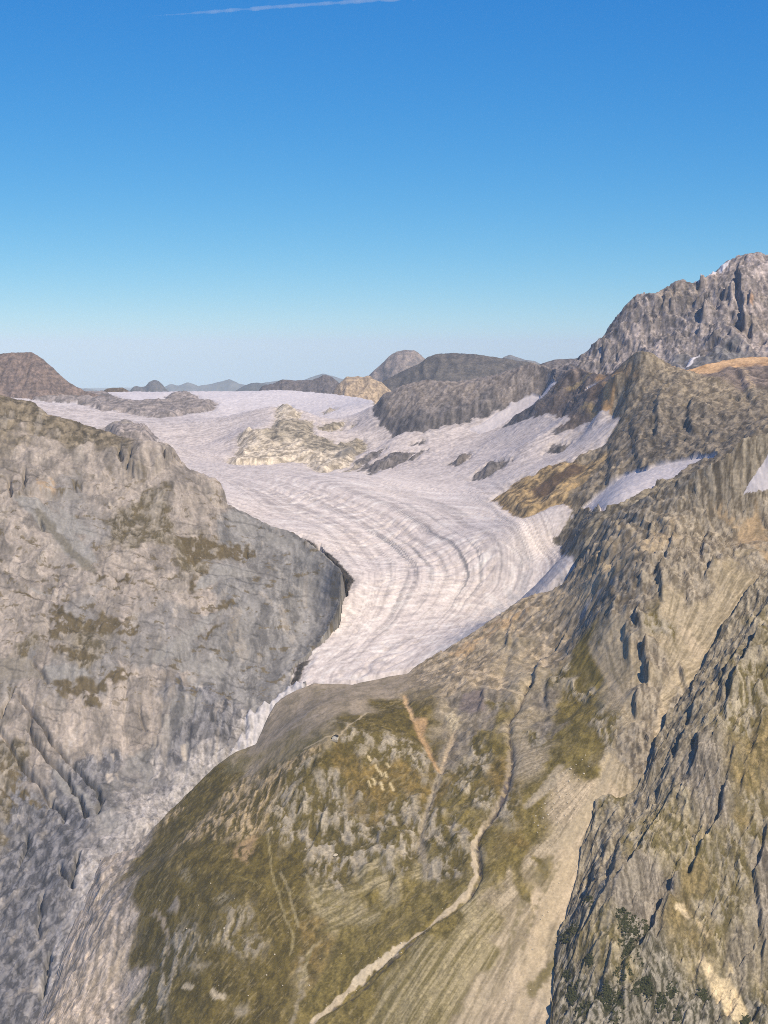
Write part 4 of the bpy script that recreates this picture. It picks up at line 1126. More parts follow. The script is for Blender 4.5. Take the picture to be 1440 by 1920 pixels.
ROCKS3 = [[(640, 888), (672, 862), (700, 848), (690, 862), (660, 886)], [(760, 862), (790, 846), (800, 846), (775, 866)], [(668, 886), (690, 872), (700, 870), (684, 886)], [(840, 872), (880, 852), (890, 852), (858, 876)],
          [(596, 802), (610, 797), (631, 793), (652, 794), (639, 804), (618, 811), (604, 810)], [(604, 776), (618, 769), (634, 767), (620, 774), (607, 780)],
          [(689, 878), (713, 862), (736, 852), (762, 849), (755, 868), (736, 878), (705, 886), (694, 894)], [(718, 866), (765, 847), (787, 849), (750, 870), (735, 881)], [(882, 899), (920, 870), (957, 864), (940, 880), (905, 901)],
          [(1020, 851), (1040, 837), (1064, 834), (1055, 848)], [(655, 880), (690, 852), (730, 838), (700, 862), (672, 880)], [(660, 796), (672, 798), (664, 801)], [(770, 835), (800, 826), (790, 834)]]
DARK_EDGE = [(572, 1008), (590, 1018), (606, 1030), (628, 1046), (645, 1062), (658, 1078), (663, 1092), (657, 1110), (640, 1120), (600, 1080)]  # brown-black band painted along the ice margin


def sd3(x, y, pix, wx=0, wy=0):
    pp = np.array(pix, float)
    W = B3.drape(*pp.T)
    far = pp[:, 1] < 520                       # corners beyond the skyline lie behind it
    W[far] = np.stack([us(pp[far, 0], pp[far, 0] * 0 + 700)[0] * 10900, np.full(far.sum(), 10900.0)], -1)
    return sdpoly(x + wx, y + wy, W, 700)


def rockmask(x, y):
    a = fbm(x / 90, y / 90, 5, 311, .6); b = fbm(x / 90, y / 90, 5, 317, .6)
    wx, wy = a * 22, b * 45
    snout = sd3(x, y, [(549, 1262), (554, 1248), (566, 1236), (584, 1234), (576, 1244), (566, 1256), (560, 1278), (552, 1292), (540, 1292)], wx * .4, wy * .2)  # shaded left side of the ice cliff, its shade put into the colour
    sds = {'G': sd3(x, y, GRIDGE, wx * .8, wy * .8), 'N': sd3(x, y, NUN, wx, wy), 'I': sd3(x, y, ISLE, wx, wy * 1.6), 'K': sd3(x, y, KNOB, wx, wy), 'L': sd3(x, y, DARK_EDGE, wx * .6, wy * .3)}
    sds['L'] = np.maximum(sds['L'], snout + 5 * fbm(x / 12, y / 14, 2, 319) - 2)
    r = np.full(x.shape, -1e4)
    for q in ROCKS3:
        # streaky rock bars: broken up along the slope
        r = np.maximum(r, sd3(x, y, q, wx * .8, wy * .6) + 26 * (fbm((x - y * .25) / 22, y / 120, 3, 331) - .05))
    sds['R'] = r
    return sds


sg = rockmask(GXm, GYm)
rk = np.maximum.reduce([sg['G'], sg['N'], sg['I'], sg['R'], sg['K']])
rm = sstep(-10, 50, rk)
lift = 14 * sstep(-8, 60, sg['N']) + 12 * sstep(-8, 40, np.maximum(sg['I'], sg['R'])) + 10 * sstep(-8, 50, sg['G']) + 30 * sstep(-5, 60, sg['K'])
wv = fbm(GXm / 300, GYm / 300, 3, 341) * 80
rel = rm * (11 * fbm(GXm / 240, GYm / 240, 5, 345) + 10 * ridged((GXm * .9 + GYm * .35 + wv) / 150, (GYm * .9 - GXm * .35) / 260, 4, 349) + 5 * ridged((GXm + wv * .5) / 45, GYm / 70, 3, 353))
for i, (p, A, g) in enumerate([([(1145, 715), (1146, 740), (1150, 775)], 22, 50), ([(1180, 800), (1190, 850), (1210, 890)], 14, 60), ([(1300, 745), (1290, 790), (1300, 840)], 22, 60), ([(1240, 730), (1230, 790), (1236, 850)], 14, 60), ([(1140, 840), (1145, 880), (1140, 930)], 14, 60), ([(740, 815), (800, 803), (870, 783), (940, 757)], 22, 60), ([(1060, 985), (1075, 1015), (1068, 1045)], 16, 30), ([(1380, 700), (1400, 740), (1420, 780)], 16, 60)]):
    rel = rel + rib_relief(B3, GXm, GYm, p, A, g, wall=10, seed=600 + i * 3)
H = base + rel + lift
Hc = carve(H, c3, 0.18, 3)
D3 = np.where(rm > 0, (Hc - base) * rm + rm * 3, 0)
f3 = Field(B3, 620, 500)
X, Y = f3.X, f3.Y
f3.Z = f3.B + bil(D3, gx[0], gy[0], c3, X, Y) * edge_fade(B3, X, Y, 160, 0.12)
sg = rockmask(X, Y)
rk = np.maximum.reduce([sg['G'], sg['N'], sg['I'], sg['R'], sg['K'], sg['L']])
CODES3 = {
    'GR': ((160, 148, 138), (132, 122, 115), 60, 22, 1.5, 3.0, 0.0),
    'GK': ((128, 121, 118), (98, 94, 94), 50, 22, 1.4, 3.0, 0.0),
    'PY': ((164, 149, 126), (124, 112, 95), 50, 22, 1.8, 4.5, 0.0),
    'PD': ((146, 134, 117), (108, 99, 87), 60, 18, 1.7, 5.5, 0.0),
    'OB': ((184, 157, 114), (116, 100, 78), 26, 60, 2.0, 3.0, 0.0),
    'BK': ((156, 144, 122), (112, 102, 86), 40, 26, 1.7, 4.5, 0.0),
    'NU': ((224, 209, 186), (170, 157, 138), 22, 60, 2.0, 3.5, -0.05),
    'ND': ((178, 166, 146), (126, 118, 106), 22, 60, 1.8, 4.0, 0.0),
    'IS': ((166, 154, 147), (130, 122, 118), 26, 70, 1.7, 3.0, 0.0),
    'OC': ((206, 168, 126), (188, 150, 112), 50, 30, 1.2, 1.5, 0.0),
    'PB': ((146, 130, 118), (116, 104, 97), 70, 26, 1.5, 2.5, 0.0),
    'DM': ((84, 77, 70), (58, 54, 50), 20, 20, 1.6, 3.0, 0.0),  # near-black of the margin band and of the painted snout shade
    'XX': ((150, 140, 125), (120, 110, 98), 40, 22, 1.5, 3.0, 0.0),
}
f3.palette([
    'GR 760 735 800 745 850 740 900 730 950 710 990 695 880 760 820 770 960 740 780 760 1020 705 1000 730 740 770',
    'GK 720 870 750 860 920 885 1040 842 740 862 690 862 770 850 740 805 780 800 830 785 870 778 900 765 720 785 760 805 950 785 980 775 1010 765 890 795',
    'PB 1040 740 1060 730 1080 720 1050 760 1100 750 1115 740 1110 760 1090 770 1330 710 1380 715 1420 710 1400 740 1440 730 1360 705',
    'OB 960 930 1000 900 1040 885 1060 900 1020 940 1080 900 1000 950 940 935 1060 925 985 915 1050 940 1100 890',
    'PY 1215 690 1190 710 1240 710 1180 750 1260 730 1300 730 1220 750 1340 745 1170 770 1300 750 1100 870 1120 860 1150 900 1140 930 1120 920 1350 770 1400 770 1090 940 1200 680',
    'PD 1170 820 1200 800 1240 800 1280 790 1320 780 1200 850 1250 840 1300 820 1160 850 1350 800 1400 790 1440 770 1220 830 1420 750 1270 860 1190 870',
    'BK 1060 985 1080 1010 1090 980 1070 1040 1110 990 1100 1030 1060 1090 1150 965 1200 940 1045 1100',
    'NU 540 770 555 785 535 790 460 830 480 850 440 865 500 840 540 850 560 860 600 880 620 870 640 860 580 865 520 866 470 866 450 850',
    'ND 560 805 580 810 560 820 600 835 640 840 670 835 600 850 535 815 520 830 625 850 660 850 620 800 610 840',
    'IS 200 755 250 770 300 770 340 750 380 760 160 745 320 775 270 760 110 745 240 812 270 815',
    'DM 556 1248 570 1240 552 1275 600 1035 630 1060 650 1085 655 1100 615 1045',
    'OC 1380 679 1330 686 1430 678 1300 697',
], CODES3, warp=60, power=6)
f3.poly([(1132, 722), (1147, 715), (1192, 696), (1197, 703), (1162, 711), (1146, 724), (1150, 756), (1146, 776), (1129, 769), (1132, 745)], (206, 166, 118), 8, 16)
f3.poly([(1057, 741), (1100, 704), (1112, 702), (1062, 742)], (198, 170, 126), 6, 10)
f3.poly([(1117, 712), (1125, 702), (1138, 707), (1130, 716)], (200, 158, 112), 8, 10)
f3.poly([(1092, 766), (1120, 772), (1128, 776), (1100, 784), (1085, 776)], (186, 160, 116), 8, 12, .8)
f3.poly([(1150, 716), (1175, 705), (1168, 700), (1148, 709)], (96, 88, 80), 6, 10, .9)
f3.poly([(1100, 735), (1128, 718), (1130, 748), (1110, 765), (1100, 755)], (112, 96, 84), 8, 14, .9)
f3.poly([(990, 932), (1012, 917), (1050, 902), (1065, 887), (1102, 884), (1087, 899), (1050, 917), (1035, 936), (1005, 941)], (100, 82, 68), 10, 20, .9)
f3.poly([(1046, 926), (1076, 910), (1106, 900), (1100, 912), (1065, 930)], (196, 166, 118), 10, 16, .85)
f3.poly([(1280, 699), (1331, 680), (1372, 671), (1450, 671), (1600, 672), (1600, 690), (1450, 689), (1391, 686), (1350, 693), (1297, 712)], (206, 170, 130), 8, 20, .95)
f3.line([(1390, 690), (1398, 715), (1412, 745)], (196, 172, 140), 9, .7, breakup=.3)
f3.poly([(665, 846), (640, 858), (625, 866), (645, 868), (672, 852)], (120, 116, 112), 10, 16, .8)
# --- ice: flow coordinates from traced flow bands
BANDS = [(0.0, [(400, 880), (430, 945), (500, 985), (560, 1010), (610, 1050), (655, 1105), (640, 1150), (600, 1200), (565, 1240), (545, 1290)]),
         (.2, [(420, 900), (520, 950), (620, 990), (680, 1040), (700, 1085), (690, 1140), (645, 1210), (588, 1275)]),
         (.4, [(430, 890), (560, 930), (650, 975), (720, 1014), (766, 1050), (771, 1076), (766, 1107), (740, 1148), (690, 1205), (630, 1262)]),
         (.5, [(450, 885), (600, 930), (700, 975), (786, 1045), (812, 1075), (806, 1105), (775, 1160), (720, 1215), (670, 1255)]),
         (.65, [(480, 880), (640, 920), (760, 965), (838, 1014), (874, 1050), (876, 1086), (866, 1112), (830, 1165), (760, 1225), (715, 1255)]),
         (.72, [(520, 880), (680, 920), (800, 965), (860, 1005), (894, 1040), (905, 1066), (894, 1101), (874, 1132), (830, 1185), (760, 1245)]),
         (.9, [(800, 900), (900, 940), (966, 988), (977, 1014), (995, 1055), (997, 1081), (975, 1110), (920, 1150), (850, 1205)]),
         (1.0, [(900, 890), (960, 930), (1000, 980), (1020, 1030), (1030, 1075), (1010, 1108), (940, 1152), (870, 1203)])]
CT, VT, VS = [], [], []
for t, pl in BANDS:
    P = B3.drape(*np.array(pl, float).T)
    L = np.concatenate([[0], np.cumsum(np.hypot(*np.diff(P, axis=0).T))]); L /= L[-1]
    for q in np.linspace(0, 1, 12):
        CT.append((np.interp(q, L, P[:, 0]), np.interp(q, L, P[:, 1]))); VT.append(t); VS.append(q)
for px_, py_, t, q in [(300, 745, .6, -1.2), (450, 740, .8, -1.2), (600, 750, 1.2, -1.1), (100, 757, .1, -1.0), (220, 790, .1, -.6), (340, 840, .1, -.25), (380, 790, .5, -.8), (430, 830, .6, -.4), (700, 800, 1.4, -.6), (780, 840, 1.3, -.3), (900, 830, 1.5, -.45), (1000, 850, 1.55, -.3), (1100, 800, 2.0, -.5), (1150, 790, 2.2, -.6), (960, 780, 1.9, -.8), (1040, 720, 2.0, -1.1), (520, 745, 1.0, -1.15)]:
    CT.append(tuple(B3.drape(px_, py_)[0])); VT.append(t); VS.append(q)
tT = TPS(CT, np.array(VT), 3e-4)(X, Y)
tS = TPS(CT, np.array(VS), 3e-4)(X, Y)
tw = tT + 0.010 * f3.w1[0] + .005 * pn(X / 40, Y / 60, 401)
n1 = .9 * pn(tw * 14, tS * 1.2, 405) + .8 * pn(tw * 34, tS * 2.0, 409) + .8 * pn(tw * 80, tS * 4, 413) - .9 * np.clip(.12 - np.abs(pn(tw * 22, tS * 1.6, 415)), 0, 1) * 5 * sstep(-.1, .3, pn(tT * 6, tS * 3, 416) + .15) + .3
n2 = fbm(X / 26, Y / 40, 4, 417, .6)
n3 = pn(tS * 70 + 1.5 * pn(tT * 3, tS * 3, 419), tT * 9, 421) + .7 * pn(tS * 150, tT * 16, 425)
tong = sstep(-.15, .25, tS) * sstep(1.35, 1.0, tT)
band = 0
for tc, wd, am in ((.40, .018, 1.0), (.43, .010, .6), (.50, .012, .7), (.65, .016, 1.0), (.72, .012, .8), (.57, .008, .4), (.25, .012, .35), (.31, .008, .35), (.80, .010, .35), (.90, .014, .6), (.14, .010, .35), (.685, .006, .5)):
    band = band + am * np.exp(-((tw - tc) / wd) ** 2)
band = band * sstep(.15, .45, tS) * sstep(.98, .7, tS) * (0.75 + .7 * pn(tS * 6, tT * 3, 429))
ice = alb((227, 214, 205)) * np.ones(X.shape + (1,))
hz3 = fbm(X / 70 + f3.w1[0] * 1.2, Y / 15 + f3.w1[1] * 1.2, 4, 422, .65)
flw = pn(tw * 160, tS * 5, 424) + .8 * pn(tw * 320, tS * 9, 426)
dirt = np.clip(.46 - .8 * n1 * (.25 + .75 * tong) + .28 * n2 + .55 * flw * tong + 1.0 * (1 - tong) * hz3 + .4 * (1 - tong) * fbm(X / 160, Y / 90, 3, 418, .6), 0, 1)
mix(ice, dirt * .9, alb((175, 164, 158)))
mix(ice, np.clip(1.0 * n3 + .2 * n2, 0, 1) * tong * .9, alb((252, 245, 236)))
mix(ice, np.clip(-1.0 * n3 + .15 * n2 - .12, 0, 1) * tong * .85, alb((150, 143, 143)))
mix(ice, np.clip(band * (.75 + 1.3 * flw + .8 * pn(tw * 90, tS * 3, 428)), 0, 1) * .9, alb((122, 120, 122)))
rows = row_of((f3.B - CAMZ) / Y)
# dirtier lower margin on the right, clean firn high up
mar = sstep(.74, .98, tT) * sstep(.5, .75, tS) * sstep(1.3, 1.05, tT)
mix(ice, mar * .8 * np.clip(.7 + n2, 0, 1), alb((158, 158, 164)))
firn = sstep(-.75, -1.15, tS)
mix(ice, firn * .6, alb((232, 226, 228)))
near_rock = sstep(-40, -4, rk) * np.clip(.5 + n2, 0, 1)
mix(ice, near_rock * .35, alb((150, 144, 142)))
im = rk <= 0
w = sstep(3, -3, rk)
f3.col = f3.col * (1 - w)[..., None] + ice * w[..., None]
f3.amp *= sstep(-5, 25, rk)
irel = (1.0 * n3 + 1.0 * pn(tw * 60, tS * 5, 433) + .8 * facets(tS * 60, tT * 40, 7)[0]) * tong + (1 - tong) * (1.2 * fbm(X / 40, Y / 40, 4, 437) + 1.0 * ridged(X / 30, Y / 50, 3, 441)) - 1.5 * band
crv = np.clip(.13 - np.abs(pn(tS * 42 + 1.2 * pn(tT * 4, tS * 6, 451), tT * 5, 453)), 0, 1) / .13
irel = irel - 5.5 * crv * tong * sstep(-.15, .2, pn(tT * 5, tS * 7, 455))
irel = irel * sstep(-1.6, -1.2, tS) * sstep(1.9, 1.6, tT)
ff = sstep(.0, .3, fbm(X / 420, Y / 420, 3, 445) + .25) * (1 - tong)
irel = irel + ff * 3.0 * ridged(X / 36, Y / 34, 3, 449)
f3.Z += irel * w + 7 * w * sstep(-1, -26, rk)
# sharp ice front at the snout
fine = 0.9 * ridged((X + f3.w1[0] * 20) / 24, Y / 40, 3, 461) + 0.9 * fbm(X / 22, Y / 24, 3, 465) + .4 * ridged(X / 10, Y / 14, 2, 469)
fx = X + f3.w1[0] * 20; fy = Y + f3.w1[1] * 20
fa, ca = facets((fx * .9 + fy * .3) / 42, (fy * .9 - fx * .3) / 70, 3); fb, cb = facets(fx / 16, fy / 24, 5)
f3.Z += (fine - .6) * f3.amp * .6 + fa * f3.amp * 1.7 + fb * f3.amp * .8
f3.col *= 1 + ((.22 * (ca - .5) + .24 * (cb - .5)) * (1 - w))[..., None]
f3.col *= 1 + ((0.20 * fbm(X / 16, Y / 30, 4, 475, .6) + .10 * pn(X / 6, Y / 8, 477)) * (1 - w) + w * .07 * fbm(X / 10, Y / 16, 3, 479))[..., None]
# hanging ice field, couloir
HANG = [(1090, 961), (1118, 935), (1135, 920), (1170, 895), (1195, 887), (1215, 886), (1230, 878), (1270, 871), (1305, 864), (1353, 858), (1320, 872), (1295, 883), (1262, 905), (1222, 928), (1185, 948), (1158, 962), (1128, 970), (1120, 960), (1105, 962)]
COUL = [(1038, 716), (1000, 737), (958, 755), (954, 764), (928, 780), (896, 800), (876, 808), (900, 818), (920, 810), (950, 793), (982, 772), (1018, 745), (1044, 722)]
SLIV = [(1095, 741), (1106, 726), (1127, 716), (1112, 730)]
ids = np.zeros(X.shape, int)
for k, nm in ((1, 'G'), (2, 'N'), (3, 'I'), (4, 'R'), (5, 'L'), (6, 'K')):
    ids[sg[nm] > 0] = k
# split the rock on the right of the basin into its mountains
PYR = [(1142, 690), (1152, 730), (1148, 778), (1166, 796), (1142, 822), (1138, 842), (1114, 852), (1070, 873), (920, 940), (965, 975), (1060, 945), (1075, 960), (1090, 962), (1355, 857), (1440, 813), (1500, 800), (1400, 760), (1370, 745), (1290, 702), (1262, 688), (1215, 640), (1170, 660)]
RBANK = [(1060, 944), (1092, 963), (1130, 972), (1200, 955), (1262, 906), (1358, 860), (1442, 812), (1700, 740), (1700, 1200), (1000, 1200), (1000, 990)]
pyr = sd3(X, Y, PYR); rb = sd3(X, Y, RBANK)
g = ids == 1
och = g & (pyr <= 0) & (X / Y > us(1262, 690)[0])
ids[och] = 9
ids[g & (pyr > 0)] = 7
ids[g & (rb > 0) & (Y < 5450)] = 8
for k, q, lift_ in ((10, HANG, 5), (11, COUL, 5), (12, SLIV, 4)):
    d = sd3(X, Y, q, f3.w1[0] * 12, f3.w1[1] * 16)
    w = sstep(-3, 3, d)
    cc = alb((220, 210, 206)) * (1 + .12 * fbm(X / 14, Y / 40, 4, 481) - .12 * np.clip(fbm(X / 60, Y / 90, 3, 485), 0, 1))[..., None]
    f3.col = f3.col * (1 - w)[..., None] + cc * w[..., None]
    f3.Z = f3.Z * (1 - w) + (f3.B + 4 + 3 * fbm(X / 60, Y / 120, 4, 489) + 1.2 * ridged(X / 18, Y / 60, 3, 491)) * w
    f3.Z += lift_ * sstep(-3, 14, d)
    ids[d > 0] = k
ms = margin_side(X, Y)
b2 = B2.base(X, Y)
f3.Z = np.where(np.isnan(ms) | (ms > 0), f3.Z, np.minimum(f3.Z, b2 - 25 - .5 * np.abs(ms) + 2.2 * np.clip(Y - MARGIN[1, 1] + 20, 0, None)))
f3.Z = np.where(Y < 4860, f3.Z - .8 * (4860 - Y), f3.Z)
f3.col = np.clip(f3.col, .01, .9)
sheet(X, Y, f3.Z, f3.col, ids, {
    0: ("glacier", MAT_ICE, "large pinkish white glacier sweeping from the skyline down between the mountains, with curved grey flow bands", "glacier", "structure"),
    1: ("grey_ridge", MAT_ROCK, "long grey brown rock ridge above the right side of the upper glacier, beside the snow couloir", "ridge", "structure"),
    2: ("rock_island", MAT_ROCK, "cream and tan rock island in the middle of the upper glacier", "rock island", "structure"),
    3: ("rock_band", MAT_ROCK, "flat grey rock band in the glacier at the upper left, below the brown dome hill", "rock band", "structure"),
    4: ("rock_bar", MAT_ROCK, "thin dark streaks of rock poking through the ice right of the cream rock island", "rocks", "structure"),
    5: ("dark_ice_margin", MAT_ROCK, "black edge between the left mountainside and the glacier bend, with painted shade at the snout", "moraine", "structure"),
    6: ("rock_knob", MAT_ROCK, "small rounded grey rock knob just behind the crest of the left mountainside", "rock knob", "structure"),
    7: ("pyramid_peak", MAT_ROCK, "olive brown pyramid shaped peak right of the glacier, with ochre bands and an ochre foot", "peak", "structure"),
    8: ("glacier_bank", MAT_ROCK, "craggy brown rock bank at the right edge of the glacier bend", "rock bank", "structure"),
    9: ("ochre_ridge", MAT_ROCK, "orange topped ridge with a purple brown face right behind the pyramid peak", "ridge", "structure"),
    10: ("hanging_icefield", MAT_ICE, "long white ice field in the hollow at the foot of the pyramid peak", "ice field", "structure"),
    11: ("snow_couloir", MAT_SNOW, "narrow diagonal white snow couloir cutting the grey ridge above the glacier", "snow couloir", "structure"),
    12: ("snow_sliver", MAT_SNOW, "tiny white snow sliver among the dark bands left of the pyramid peak", "snow patch", "structure"),
})
print("glacier basin", round(time.time() - T0, 1))

# ================================================================== 4. mountains on the skyline
def mountain(name, label, crest, depth, drop, c1, c2, n=(160, 90), relief=18, cell=12.0, fl=1.0, slope_seed=0, cat="mountain", streak=30.0, soft=1.0):
    """a free-standing mountain: crest [(px, py, Y)], a face that falls 'drop' metres over 'depth' metres towards the glacier, and a back slope"""
    cr = np.array(crest, float)
    lo = cr[:, 0].min(); hi = cr[:, 0].max()
    u, sl = us(cr[:, 0], cr[:, 1])
    o = np.argsort(u); u, sl, cY = u[o], sl[o], cr[o, 2]
    zc = CAMZ + sl * cY
    _m = 160
    _uu = np.linspace(u[0], u[-1], _m)
    zc = np.interp(_uu, u, zc); cY = np.interp(_uu, u, cY); u = _uu
    zc = zc + relief * .24 * fbm(u * cY / (depth * .12), u * 0, 4, 501 + slope_seed, .6) * np.clip(np.minimum(np.arange(_m), _m - np.arange(_m)) / 6, 0, 1)
    Ymin = cY.min() - depth * 1.15; Ymax = cY.max() + depth * .8

    def basef(x, y):
        uu = x / y
        Yc = np.interp(uu, u, cY); z0 = np.interp(uu, u, zc)
        f = (Yc - y) / depth
        front = z0 - drop * np.sign(f) * np.abs(f) ** soft
        z = np.where(f > 0, front, z0 + drop * 1.1 * f)
        e = np.minimum(uu - u[0], u[-1] - uu) * Yc
        return z - 1.0 * np.clip(0 - e, 0, None) * .7
    x0, x1 = u[0] * Ymax - 50, u[-1] * Ymax + 50
    x0 = min(x0, u[0] * Ymin - 50); x1 = max(x1, u[-1] * Ymin + 50)
    gx = np.arange(x0, x1 + cell, cell); gy = np.arange(Ymin, Ymax + cell, cell)
    GX_, GY_ = np.meshgrid(gx, gy)
    b = basef(GX_, GY_)
    s = slope_seed
    k = depth / 500.0
    rel = relief * (fbm(GX_ / (150 * k), GY_ / (150 * k), 5, 511 + s) + 1.0 * ridged(GX_ / (90 * k), GY_ / (260 * k), 4, 517 + s) - .5)
    h = carve(b + rel, cell, relief * .012, 3)
    d = np.interp(GX_ / GY_, u, cY) - GY_
    D = (h - b) * (0.12 + .88 * sstep(0, 110 * k, np.abs(d)))
    uu = np.linspace(u[0], u[-1], n[0])[:, None]
    v = np.linspace(0, 1, n[1])[None]
    Yc = np.interp(uu, u, cY)
    Yv = np.where(v < .75, Yc - depth * 1.1 * (1 - v / .75), Yc + depth * .7 * (v - .75) / .25)
    X = uu * Yv; Y = Yv + 0 * uu
    Z = basef(X, Y) + bil(D, gx[0], gy[0], cell, X, Y)
    Z = Z + relief * .10 * (ridged(X / 16, Y / 30, 3, 531 + s) - .6) * fl
    t = np.clip(.5 + 1.2 * fbm(X / (streak * k), Z / (streak * 2.2 * k) + Y / (streak * 6 * k), 5, 541 + s, .6) + 1.0 * fbm(X / (160 * k), Z / (14 * k), 3, 547 + s), 0, 1)
    col = alb(c1) * (1 - t)[..., None] + alb(c2) * t[..., None]
    return dict(name=name, label=label, cat=cat, X=X, Y=Y, Z=Z, col=col, base=basef, u=u, cY=cY)


def put(m, mat=None):
    sheet(m['X'], m['Y'], m['Z'], np.clip(m['col'], .01, .9), np.zeros(m['X'].shape, int), {0: (m['name'], mat or MAT_FAR, m['label'], m['cat'], "structure")})


put(mountain("brown_dome_hill", "brown rounded dome hill at the left edge of the skyline", [(-260, 700, 10000), (-120, 672, 10000), (0, 662, 10000), (10, 662, 10000), (35, 659, 10000), (60, 660, 10000), (80, 671, 9980), (100, 690, 9950), (115, 705, 9930), (128, 715, 9920), (140, 723, 9910), (160, 732, 9900), (185, 739, 9880), (205, 746, 9870)],
             420, 420, (140, 122, 113), (106, 95, 92), (190, 90), 22, 9))
put(mountain("ochre_crag", "pale ochre crag on the skyline at the right end of the glacier crest", [(612, 752, 10700), (632, 722, 10700), (650, 705, 10700), (661, 707, 10700), (670, 705, 10700), (681, 707, 10700), (692, 703, 10700), (704, 712, 10700), (715, 716, 10700), (728, 728, 10700), (740, 740, 10700), (765, 760, 10700)],
             420, 260, (196, 174, 146), (150, 134, 118), (90, 60), 18, 9, slope_seed=3, cat="crag"))
put(mountain("dark_cliff_ridge", "dark grey cliff topped ridge standing behind the glacier crest, left of the ochre crag", [(478, 742, 14000), (491, 724, 14000), (500, 721, 14000), (515, 718, 14000), (530, 711, 14000), (552, 713, 14000), (585, 712, 14000), (597, 708, 14000), (605, 703, 14000), (615, 703, 14000), (622, 706, 14000), (630, 712, 14000), (640, 722, 14000), (660, 740, 14000)],
             420, 280, (120, 112, 112), (96, 92, 96), (120, 60), 16, 12, slope_seed=9, cat="ridge"))
put(mountain("flat_topped_peak", "distant flat topped banded peak in the middle of the skyline", [(660, 740, 17000), (690, 704, 17000), (706, 690, 17000), (720, 677, 17000), (732, 665, 17000), (742, 659, 17000), (757, 655.5, 17000), (777, 655, 17000), (783, 659, 17000), (788, 663, 17000), (800, 676, 17000), (830, 700, 17000), (900, 735, 17000)],
             800, 420, (164, 150, 142), (126, 120, 120), (110, 70), 26, 22, slope_seed=15, cat="peak"))
put(mountain("long_dark_ridge", "long dark blue grey ridge right of the flat topped peak, behind the grey ridge", [(690, 740, 13200), (715, 716, 13200), (745, 700, 13200), (775, 686, 13200), (790, 678, 13200), (805, 668, 13200), (820, 663, 13200), (845, 661, 13200), (885, 662, 13200), (900, 664, 13200), (915, 667, 13200), (940, 670, 13200), (960, 673, 13200), (985, 676, 13200), (1010, 684, 13200), (1060, 700, 13200), (1120, 720, 13200)],
             800, 420, (112, 106, 102), (86, 84, 86), (170, 70), 26, 20, slope_seed=21, cat="ridge"))
put(mountain("low_notch_ridge", "low grey blue ridge joining the long dark ridge to the foot of the big massif", [(900, 730, 10300), (960, 700, 10300), (1005, 684, 10300), (1020, 679, 10300), (1040, 673, 10300), (1060, 672, 10300), (1080, 670, 10250), (1100, 662, 10200), (1120, 655, 10200), (1180, 690, 10200)],
             500, 320, (128, 120, 118), (100, 96, 98), (110, 50), 18, 12, slope_seed=27, cat="ridge"))
put(mountain("far_blue_peak", "small faint blue peak peeping over the long dark ridge", [(925, 690, 36000), (945, 668, 36000), (956, 664.5, 36000), (966, 668, 36000), (985, 674, 36000), (1002, 676, 36000), (1030, 690, 36000)], 1400, 800, (130, 124, 120), (100, 98, 98), (50, 40), 20, 40, slope_seed=33, cat="peak"))
put(mountain("twin_rock_tower", "lone dark rock tower with a lower shoulder on the skyline left of centre", [(236, 742, 30000), (243, 733, 30000), (249, 725, 30000), (256, 723, 30000), (266, 725, 30000), (272, 724, 30000), (279, 716, 30000), (287, 712, 30000), (292, 711.5, 30000), (298, 714, 30000), (305, 721, 30000), (312, 729, 30000), (322, 740, 30000), (335, 748, 30000)], 720, 480, (112, 106, 106), (88, 86, 88), (90, 50), 26, 24, slope_seed=39, cat="rock tower"))
put(mountain("small_brown_knoll", "low brown knoll just above the glacier crest at the left, beside the rock tower", [(172, 742, 11500), (187, 736, 11500), (200, 728, 11500), (210, 726, 11500), (230, 726, 11500), (243, 733, 11500), (262, 744, 11500)], 240, 130, (120, 106, 92), (94, 84, 74), (50, 30), 8, 9, slope_seed=45, cat="knoll"))
put(mountain("dark_blue_shoulder", "dark blue sloping shoulder behind the glacier crest, left of the dark cliff ridge", [(420, 745, 34000), (441, 733, 34000), (455, 724, 34000), (470, 718, 34000), (482, 717, 34000), (497, 719, 34000), (530, 730, 34000)], 1100, 560, (100, 100, 102), (80, 82, 86), (60, 40), 16, 22, slope_seed=51, cat="mountain"))
put(mountain("hazy_blue_range", "faint hazy blue range on the far horizon behind the glacier crest", [(120, 745, 62000), (160, 728, 62000), (190, 733, 62000), (300, 728, 62000), (318, 720, 62000), (335, 722, 62000), (352, 716, 62000), (372, 722, 62000), (400, 718, 62000), (430, 710, 62000), (448, 718, 62000), (470, 722, 62000), (520, 712, 62000), (560, 716, 62000), (590, 704, 62000), (605, 700, 62000), (625, 705, 62000), (650, 712, 62000), (700, 720, 62000)], 4200, 1900, (120, 118, 116), (95, 95, 96), (160, 40), 90, 150, slope_seed=57, cat="mountain range"))

